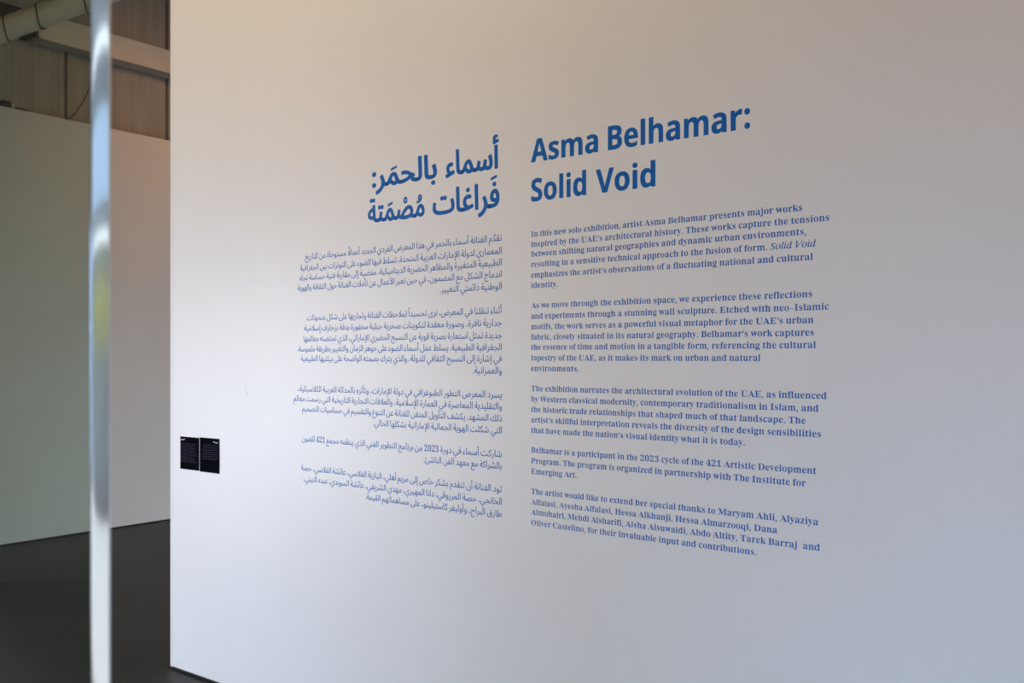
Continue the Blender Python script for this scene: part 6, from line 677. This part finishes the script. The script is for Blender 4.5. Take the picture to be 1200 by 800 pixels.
aﻹ=291|50 -152 -1 1 -6 26 23 6 -12 11 -9 13 -2 15 1 11 0 4 6 11 9 9 11 6 10 4 16 1 10 -1 11 -3 1 -1 -4 -23 -22 2 -8 -1 -7 -3 -6 -6 -1 -9 1 -8 6 -10 15 -10 7 -2 33 10 8 -26 -55 -17|59 0 -1 1 0 40 44 35 18 18 18 18 26 35 -33 28 -35 28 -74 55 -1 2 22 30 2 1 85 -65 29 -23 21 -18 2 -1 1 3 10 38 4 42 -5 56 -4 28 3 1 40 5 6 -56 1 -25 -1 -29 -3 -23 -4 -22 -8 -26 -9 -23 13 -14 15 -20 10 -19 6 -16 2 -15 -1 -13 -4 -13 -4 -9 -7 -9 -12 -11 -15 -8 -19 -4 -22 -2|118 41 64 0 13 1 11 3 8 6 7 13 1 8 -5 15 -12 18 -10 12 -2 1 -9 -14 -17 -19 -23 -23
aﻻ=291|59 0 -1 1 0 40 44 35 18 18 18 18 26 35 -33 28 -35 28 -74 55 -1 2 22 30 2 1 85 -65 29 -23 21 -18 2 -1 1 3 10 38 4 42 -5 56 -4 28 3 1 40 5 6 -56 1 -25 -1 -29 -3 -23 -4 -22 -8 -26 -9 -23 13 -14 15 -20 10 -19 6 -16 2 -15 -1 -13 -4 -13 -4 -9 -7 -9 -12 -11 -15 -8 -19 -4 -22 -2|118 41 64 0 13 1 11 3 8 6 7 13 1 8 -5 15 -12 18 -10 12 -2 1 -9 -14 -17 -19 -23 -23
aﻼ=299|69 -3 -22 3 -22 3 5 40 32 -3 24 1 9 0 28 6 25 11 18 16 3 3 2 4 -29 41 -24 31 -37 40 -31 31 -23 22 -6 6 0 1 20 22 5 5 2 0 61 -62 41 -46 40 -50 4 13 2 33 0 17 -6 171 1 1 39 0 1 -1 0 -7 10 -251 2 -21 3 -15 6 -11 11 -7 17 -4 25 -1 8 -2 3 -1 4 -4 5 -12 -2 -9 -5 -7 -5 -3 -3 -2 -10 -2 -29 2 -21 4 -16 6 -13 9 -10 12 -6 15 -3 17 -12 -16 -16 -17 -18 -12 -14 -7 -20 -6 -19 -4 -20 -2
aَ=0|21 301 -1 3 0 24 1 1 111 33 0 -27 -1 -1
Aَ=0|17 296 -3 2 -1 3 0 28 1 3 3 2 111 33 7 0 3 -3 1 -2 0 -28 -1 -3 -3 -2 -111 -33
aُ=0|14 291 -1 2 -4 22 31 4 21 6 11 5 -16 13 -8 12 0 2 -3 14 3 14 0 2 9 13 14 11 19 3 17 -3 11 -9 2 -3 7 -13 3 -17 -4 -21 -10 -18 -18 -15 -23 -12 -29 -8|92 344 2 0 1 2 7 10 3 13 -1 7 -3 7 -5 4 -7 2 -7 -2 -6 -5 -4 -5 -1 -7 2 -9 5 -7 10 -8
Aُ=0|13 285 -4 2 -3 4 -4 22 0 3 2 2 5 3 28 4 22 6 -10 9 -7 12 -4 17 0 4 3 16 9 13 5 5 12 9 3 1 20 3 18 -3 4 -2 15 -14 7 -13 3 -17 0 -4 -4 -21 -11 -18 -20 -18 -24 -12 -29 -8|90 353 2 0 3 5 2 13 -2 8 -3 3 -3 0 -4 -1 -4 -3 -2 -4 0 -4 1 -7 5 -6
aْ=0|58 309 -18 3 -14 10 -8 14 -2 19 1 11 4 13 7 9 9 9 3 2 9 4 12 2 11 -2 10 -5 9 -9 7 -10 4 -11 1 -13 -3 -18 -9 -15 -15 -10|56 335 10 1 6 5 5 6 2 8 -2 9 -4 7 -7 4 -7 2 -9 -2 -5 -4 -5 -7 -1 -7 1 -10 3 -5 7 -6
Aْ=0|58 303 -22 4 -12 9 -4 4 -9 14 -2 22 1 12 4 12 8 11 11 11 4 2 9 4 15 3 14 -3 10 -4 13 -12 7 -10 3 -11 2 -17 -3 -19 -9 -14 -3 -4 -16 -10|56 341 6 1 4 2 4 5 1 5 -1 7 -2 5 -8 4 -6 0 -4 -3 -3 -4 0 -3 -1 -4 1 -8 4 -4 2 -2
aّ=0|45 296 -16 3 -9 11 -5 12 -2 14 1 14 2 13 25 7 -3 -26 1 -11 2 -5 3 -3 7 -2 6 2 6 6 3 8 1 6 2 15 0 17 23 9 1 -2 0 -35 2 -5 5 -5 2 0 6 -1 7 1 4 5 2 6 1 7 -2 18 -5 17 21 7 1 -1 5 -10 6 -22 1 -10 -3 -17 -7 -14 -12 -10 -15 -3 -16 2 -12 6 -9 -12 -13 -10
aً=0|21 301 -1 3 0 24 1 1 111 33 0 -27 -1 -1|21 354 -1 3 0 24 1 1 111 33 0 -28 -1 -1
'''
for ln in GLYPH_TEXT.split('\n'):
    if len(ln) < 4:
        continue
    key, rest = ln[:2], ln[3:]
    adv, *cs = rest.split('|')
    cont = []
    for c in cs:
        v = [int(t) for t in c.split()]
        x = y = 0
        P = []
        for i in range(0, len(v), 2):
            x += v[i]; y += v[i + 1]
            P.append((x, y))
        cont.append(P)
    GLYPHS[key] = (int(adv), cont)


def area2(P):
    return sum(P[i][0] * P[(i + 1) % len(P)][1] - P[(i + 1) % len(P)][0] * P[i][1] for i in range(len(P)))


def weighted(cs, ox, oy):
    """make strokes heavier (+) or lighter (-) by moving the outline sideways by ox and up/down by oy"""
    sgn = 1 if area2(max(cs, key=lambda P: abs(area2(P)))) > 0 else -1
    out = []
    for P in cs:
        n = len(P)
        Q = []
        for i in range(n):
            x, y = P[i]
            ax, ay = x - P[i - 1][0], y - P[i - 1][1]
            bx, by = P[(i + 1) % n][0] - x, P[(i + 1) % n][1] - y
            la, lb = math.hypot(ax, ay) or 1, math.hypot(bx, by) or 1
            n1 = (ay / la * sgn, -ax / la * sgn); n2 = (by / lb * sgn, -bx / lb * sgn)
            mx, my = n1[0] + n2[0], n1[1] + n2[1]
            den = 1 + n1[0] * n2[0] + n1[1] * n2[1]
            k = 1 / max(den, 0.5)
            Q.append((x + mx * k * ox, y + my * k * oy))
        out.append(Q)
    return out


STYLE = {'s': (-4.0, 4.0), 'i': (4.0, 4.0), 'n': (5.0, 3.0), 'a': (4.0, 2.5), 'A': (0.0, 0.0)}
CACHE = {}


def tall(y):
    return y if y < 0 else y * 1.14 if y < 231 else 263 + (y - 231) * 0.8


VINYL = 0.0002


def glyph_mesh(style, ch):
    k = style + ch
    if k not in CACHE:
        adv, cs = GLYPHS[k]
        if style in 'si' and ch.islower():        # open, tall lower case
            cs = [[(x, y + 24 if ch in 'ij' and min(q[1] for q in P) > 235 else tall(y)) for x, y in P] for P in cs]
        if ch in ".,’" and style == 's':
            cs = weighted([[(x * 1.25, (y - (254 if ch == '’' else 0)) * 1.25 + (330 if ch == '’' else 0)) for x, y in P] for P in cs], 5, 5)
            adv *= 1.25
        else:
            cs = weighted(cs, *STYLE[style])
        cu = bpy.data.curves.new('glyph', 'CURVE')
        cu.dimensions = '2D'
        cu.fill_mode = 'FRONT'
        for P in cs:
            sp = cu.splines.new('POLY')
            sp.points.add(len(P) - 1)
            for pt, (x, y) in zip(sp.points, P):
                pt.co = (x / 500, y / 500, 0, 1)
            sp.use_cyclic_u = True
        ob = bpy.data.objects.new('glyph', cu)
        me = bpy.data.meshes.new_from_object(ob)
        vs = [v.co.copy() for v in me.vertices]
        fs = [tuple(p.vertices) for p in me.polygons]
        bpy.data.objects.remove(ob); bpy.data.curves.remove(cu); bpy.data.meshes.remove(me)
        # thickness: front sheet plus a rim
        cnt = {}
        for f in fs:
            for a, b2 in zip(f, f[1:] + f[:1]):
                cnt.setdefault((min(a, b2), max(a, b2)), []).append((a, b2))
        n = len(vs)
        rim = [(e[0][1], e[0][0], e[0][0] + n, e[0][1] + n) for e in cnt.values() if len(e) == 1]
        xs = [x for P in cs for x, _ in P]; ys = [y for P in cs for _, y in P]
        CACHE[k] = (adv / 500, vs, fs, rim, min(xs) / 500, max(xs) / 500, max(ys) / 500)
    return CACHE[k]


def layout(items, space):
    """items: (style, letter, marks) -> placed glyphs and the ink's left and right ends, in em"""
    x, placed = 0.0, []
    lo, hi = 1e9, -1e9
    for st, ch, marks in items:
        if ch == ' ':
            x += space
            continue
        g = glyph_mesh(st, ch)
        placed.append((g, x, 0.0))
        lo = min(lo, x + g[4]); hi = max(hi, x + g[5])
        for k, mk in enumerate(marks):
            q = glyph_mesh(st, mk)
            placed.append((q, x + (g[4] + g[5]) / 2 - (q[4] + q[5]) / 2, g[6] + 0.05 - 0.6 + 0.16 * k))
        x += g[0]
    return placed, lo, hi


def text_mesh(name, items, size, width, align, parent, loc, space):
    placed, lo, hi = layout(items, space)
    sx = width / (hi - lo)
    x0 = lo if align == 'L' else hi
    V, F = [], []
    for g, gx, gy in placed:
        n = len(g[1]); b0 = len(V)
        for z in (VINYL, 0.00003):
            for v in g[1]:
                V.append(((gx + v.x - x0) * sx, (gy + v.y) * size, z))
        F += [tuple(b0 + i for i in f) for f in g[2]]
        F += [tuple(b0 + i for i in f) for f in g[3]]
    me = bpy.data.meshes.new(name)
    me.from_pydata(V, [], F)
    o = link(name, me, M_BLUE, parent)
    o.location = loc
    DEBUG.append((name, round(sx / size, 3)))
    return o


DEBUG = []
TEXT_ROT = (math.pi / 2, 0, WALL_ANGLE)
FORMS = {}
for _i, _letter_forms in enumerate('ء1 آ2 أ2 ؤ2 إ2 ئ4 ا2 ب4 ة2 ت4 ث4 ج4 ح4 خ4 د2 ذ2 ر2 ز2 س4 ش4 ص4 ض4 ط4 ظ4 ع4 غ4 ف4 ق4 ك4 ل4 م4 ن4 ه4 و2 ى2 ي4'.split()):
    _base = 0xFE80 + sum(int(t[1]) for t in 'ء1 آ2 أ2 ؤ2 إ2 ئ4 ا2 ب4 ة2 ت4 ث4 ج4 ح4 خ4 د2 ذ2 ر2 ز2 س4 ش4 ص4 ض4 ط4 ظ4 ع4 غ4 ف4 ق4 ك4 ل4 م4 ن4 ه4 و2 ى2 ي4'.split()[:_i])
    FORMS[_letter_forms[0]] = [chr(_base + k) for k in range(int(_letter_forms[1]))]
LAM = {'آ': 0xFEF5, 'أ': 0xFEF7, 'إ': 0xFEF9, 'ا': 0xFEFB}
MARKS = '\u064e\u064f\u0652\u0651\u064b'


def shape(s):
    """Arabic letters in reading order -> joined letter forms from left to right, each with its marks"""
    units = []
    for ch in s:
        if ch in MARKS:
            units[-1][1].append(ch)
        elif units and units[-1][0] == 'ل' and ch in LAM and not units[-1][1]:
            units[-1][0] = 'ل' + ch
        else:
            units.append([ch, []])
    dual = lambda u: len(u) == 1 and u in FORMS and len(FORMS[u]) == 4
    takes = lambda u: len(u) == 2 or (u in FORMS and len(FORMS[u]) >= 2)
    out = []
    for i, (u, m) in enumerate(units):
        prev = i > 0 and dual(units[i - 1][0]) and takes(u)
        nxt = i + 1 < len(units) and dual(u) and takes(units[i + 1][0])
        if len(u) == 2:
            g = chr(LAM[u[1]] + (1 if prev else 0))
        elif u in FORMS:
            g = FORMS[u][(3 if nxt else 1) if prev else (2 if nxt else 0)]
        else:
            g = u
        out.append((g, ''.join(m)))
    vis, i, out = [], 0, out[::-1]
    while i < len(out):
        j = i
        while j < len(out) and out[j][0].isdigit():
            j += 1
        if j > i:
            vis += out[i:j][::-1]
            i = j
        else:
            vis.append(out[i]); i += 1
    return vis


AR_WORDS = [('أسماء', 1.880, 2.147, 2.3135), ('بالحمَر:', 1.471, 1.836, 2.3135), ('فَراغات', 1.812, 2.150, 2.168), ('مُصْمَتة', 1.446, 1.770, 2.168)]
AR_PARAS = [
    ('right below the Arabic headline', [
        (2.0385, 1.114, 'تقدّم الفنانة أسماء بالحمر في هذا المعرض الفردي الجديد أعمالاً مستوحاة من التاريخ'),
        (1.9900, 1.147, 'المعماري لدولة الإمارات العربية المتحدة، تسلط فيها الضوء على التوترات بين الجغرافية'),
        (1.9460, 1.151, 'الطبيعية المتغيرة والمظاهر الحضرية الديناميكية، مفضية إلى مقاربة فنية حساسة تجاه'),
        (1.9020, 1.164, 'اندماج الشكل مع المضمون، في حين تعبر الأعمال عن تأملات الفنانة حول الثقافة والهوية'),
        (1.8570, 0.309, 'الوطنية دائمتي التغيير.'),
    ]),
    ('of six lines, second below the Arabic headline', [
        (1.7665, 1.101, 'أثناء تنقلنا في المعرض، نرى تجسيداً لملاحظات الفنانة وتجاربها على شكل منحوتات'),
        (1.7200, 1.120, 'جدارية نافرة، وصورة معقدة لتكوينات صخرية جبلية محفورة بدقة بزخارف إسلامية'),
        (1.6730, 1.124, 'جديدة تمثل استعارة بصرية قوية عن النسيج الحضري الإماراتي، الذي تحتضنه معالمها'),
        (1.6280, 1.166, 'الجغرافية الطبيعية. يسلط عمل أسماء الضوء على جوهر الزمان والتغيير بطريقة ملموسة،'),
        (1.5850, 1.143, 'في إشارة إلى النسيج الثقافي للدولة، والذي يترك بصمته الواضحة على بيئتيها الطبيعية'),
        (1.5400, 0.140, 'والعمرانية.'),
    ]),
    ('of four lines in the middle of the Arabic text', [
        (1.4495, 1.160, 'يسرد المعرض التطور الطبوغرافي في دولة الإمارات، وتأثره بالحداثة الغربية الكلاسيكية،'),
        (1.4055, 1.192, 'والتقليدية المعاصرة في العمارة الإسلامية، والعلاقات التجارية التاريخية التي رسمت معالم'),
        (1.3610, 1.134, 'ذلك المشهد. يكشف التأويل المتقن للفنانة عن التنوع والتقسيم في حساسيات التصميم'),
        (1.3160, 0.682, 'التي شكلت الهوية الجمالية الإماراتية بشكلها الحالي.'),
    ]),
    ('of two lines containing the year 2023', [
        (1.2270, 1.137, 'شاركت أسماء في دورة 2023 من برنامج التطوير الفني الذي ينظمه مجمع 421 للفنون'),
        (1.1830, 0.396, 'بالشراكة مع معهد الفن الناشئ.'),
    ]),
    ('of three lines, the lowest of the Arabic text', [
        (1.0960, 1.140, 'تود الفنانة أن تتقدم بشكر خاص إلى مريم أهلي، اليازية الفلاسي، عائشة الفلاسي، حصة'),
        (1.0490, 1.124, 'الخانجي، حصة المرزوقي، دانا المهيري، مهدي الشريفي، عائشة السويدي، عبده التيتي،'),
        (1.0030, 0.728, 'طارق البراج، وأوليفر كاستيلينو، على مساهماتهم القيمة.'),
    ]),
]


# English headline
en_title = empty('headline_lettering', on_wall(2.2955, 2.1705), TEXT_ROT)
tag(en_title, 'large bold blue two-line English headline on the white wall', 'headline')
for word, u0, u1, z in (('Asma', 2.2955, 2.584, 2.314), ('Belhamar:', 2.6235, 3.1385, 2.314), ('Solid', 2.2965, 2.535, 2.1705), ('Void', 2.574, 2.8075, 2.1705)):
    text_mesh('word', [('n', c, '') for c in word], 0.1145, u1 - u0, 'L', en_title, (u0 - 2.2955, z - 2.1705, 0), 0.25)

EN_PARAS = [
    ('beginning In this new solo exhibition, right below the English headline', [
        (2.0415, 1.006, 'In this new solo exhibition, artist Asma Belhamar presents major works'),
        (2.0045, 1.087, 'inspired by the UAE’s architectural history. These works capture the tensions'),
        (1.9690, 1.018, 'between shifting natural geographies and dynamic urban environments,'),
        (1.9310, 1.048, 'resulting in a sensitive technical approach to the fusion of form. _Solid_ _Void_'),
        (1.8920, 1.038, 'emphasizes the artist’s observations of a fluctuating national and cultural'),
        (1.8545, 0.117, 'identity.')]),
    ('beginning As we move through the exhibition space', [
        (1.7810, 1.036, 'As we move through the exhibition space, we experience these reflections'),
        (1.7420, 1.086, 'and experiments through a stunning wall sculpture. Etched with neo-Islamic'),
        (1.7035, 1.040, 'motifs, the work serves as a powerful visual metaphor for the UAE’s urban'),
        (1.6660, 1.041, 'fabric, closely situated in its natural geography. Belhamar’s work captures'),
        (1.6290, 1.047, 'the essence of time and motion in a tangible form, referencing the cultural'),
        (1.5900, 0.875, 'tapestry of the UAE, as it makes its mark on urban and natural'),
        (1.5515, 0.207, 'environments.')]),
    ('beginning The exhibition narrates the architectural evolution', [
        (1.4780, 1.079, 'The exhibition narrates the architectural evolution of the UAE, as influenced'),
        (1.4400, 1.055, 'by Western classical modernity, contemporary traditionalism in Islam, and'),
        (1.4020, 1.016, 'the historic trade relationships that shaped much of that landscape. The'),
        (1.3640, 1.062, 'artist’s skillful interpretation reveals the diversity of the design sensibilities'),
        (1.3260, 0.824, 'that have made the nation’s visual identity what it is today.')]),
    ('mentioning the 2023 cycle, three lines long', [
        (1.2540, 1.048, 'Belhamar is a participant in the 2023 cycle of the 421 Artistic Development'),
        (1.2145, 1.017, 'Program. The program is organized in partnership with The Institute for'),
        (1.1760, 0.198, 'Emerging Art.')]),
    ('of special thanks, the lowest of the English text', [
        (1.1025, 1.054, 'The artist would like to extend her special thanks to Maryam Ahli, Alyaziya'),
        (1.0640, 0.928, 'Alfalasi, Ayesha Alfalasi, Hessa Alkhanji, Hessa Almarzooqi, Dana'),
        (1.0270, 1.059, 'Almuhairi, Mehdi Alsharifi, Aisha Alsuwaidi, Abdo Altity, Tarek Barraj  and'),
        (0.9885, 0.862, 'Oliver Castelino, for their invaluable input and contributions.')]),
]
for lab, lines in EN_PARAS:
    zb = lines[-1][0]
    e = empty('paragraph_lettering', on_wall(2.297, zb), TEXT_ROT)
    tag(e, 'small blue English paragraph ' + lab, 'paragraph', 'blue English paragraphs on the wall')
    for z, w, txt in lines:
        items = []
        it = False
        for c in txt:
            if c == '_':
                it = not it
            else:
                items.append(('i' if it and c != ' ' else 's', c, ''))
        text_mesh('text_line', items, 0.0285, w, 'L', e, (0, z - zb, 0), 0.235)

# Arabic headline and paragraphs (set right-aligned)
ar_title = empty('headline_lettering', on_wall(2.148, 2.167), TEXT_ROT)
tag(ar_title, 'large bold blue two-line Arabic headline on the white wall', 'headline')
for txt, u0, u1, z in AR_WORDS:
    text_mesh('word', [('A', g, m) for g, m in shape(txt)], 0.132, u1 - u0, 'R', ar_title, (u1 - 2.148, z - 2.167, 0), 0.2)
for lab, lines in AR_PARAS:
    zb = lines[-1][0]
    e = empty('paragraph_lettering', on_wall(2.1605, zb), TEXT_ROT)
    tag(e, 'small blue Arabic paragraph ' + lab, 'paragraph', 'blue Arabic paragraphs on the wall')
    for z, w, txt in lines:
        items = [('s' if g.isdigit() else 'a', g, m) for g, m in shape(txt)]
        text_mesh('text_line', items, 0.0365, w, 'R', e, (0, z - zb, 0), 0.2)

# ------------------------------------------------------------------ outdoors at the right, caught by the door's polished edge
struct(slab('floor_paving', Vector((3.12, -9.0, -0.125)), X * 6.5, Y * 16.0, Z * 0.12, M_PAVE))
struct(slab('wall_facade', Vector((9.4, -9.0, -0.1)), X * 0.3, Y * 16.0, Z * 7.5, M_RENDER))
struct(slab('window_3', Vector((9.34, -6.0, 3.2)), X * 0.05, Y * 9.0, Z * 0.95, M_SKYGLASS, 0.01))
struct(slab('glow_strip_upper', Vector((9.34, -6.0, 4.75)), X * 0.05, Y * 9.0, Z * 0.18, M_GLOWSTRIP, 0.01))  # added glowing strip for the upper white band in the edge's reflection
struct(slab('glow_strip_lower', Vector((9.34, -6.0, 2.78)), X * 0.05, Y * 9.0, Z * 0.12, M_GLOWSTRIP, 0.01))  # second glowing strip, added for the lower white band in that reflection
hv, hf = [], []
for i in range(2600):
    c = Vector((R.uniform(8.75, 9.3), R.uniform(-4.5, 2.5), 0))
    c.z = 2.05 + R.gauss(0, 0.19)
    a = Vector((R.uniform(-1, 1), R.uniform(-1, 1), R.uniform(-1, 1))).normalized()
    q = a.cross(Vector((R.uniform(-1, 1), R.uniform(-1, 1), R.uniform(-1, 1)))).normalized()
    n0 = len(hv)
    hv += [c - a * 0.09, c + q * 0.04, c + a * 0.09, c - q * 0.04]
    hf.append((n0, n0 + 1, n0 + 2, n0 + 3))
hedge = empty('hedge', (9.0, -1, 0))
tag(hedge, 'clipped yellow green hedge on stems outdoors by the facade', 'hedge')
o = pydata('foliage', [v - Vector((9.0, -1, 0)) for v in hv], hf, M_LEAF, hedge)
for i in range(7):
    y = -3.3 + i
    tube('stem', [Vector((0, y, -0.02)), Vector((0.02, y + 0.03, 1.0)), Vector((0, y, 1.95))], 0.035, M_STEM, hedge, n=8)
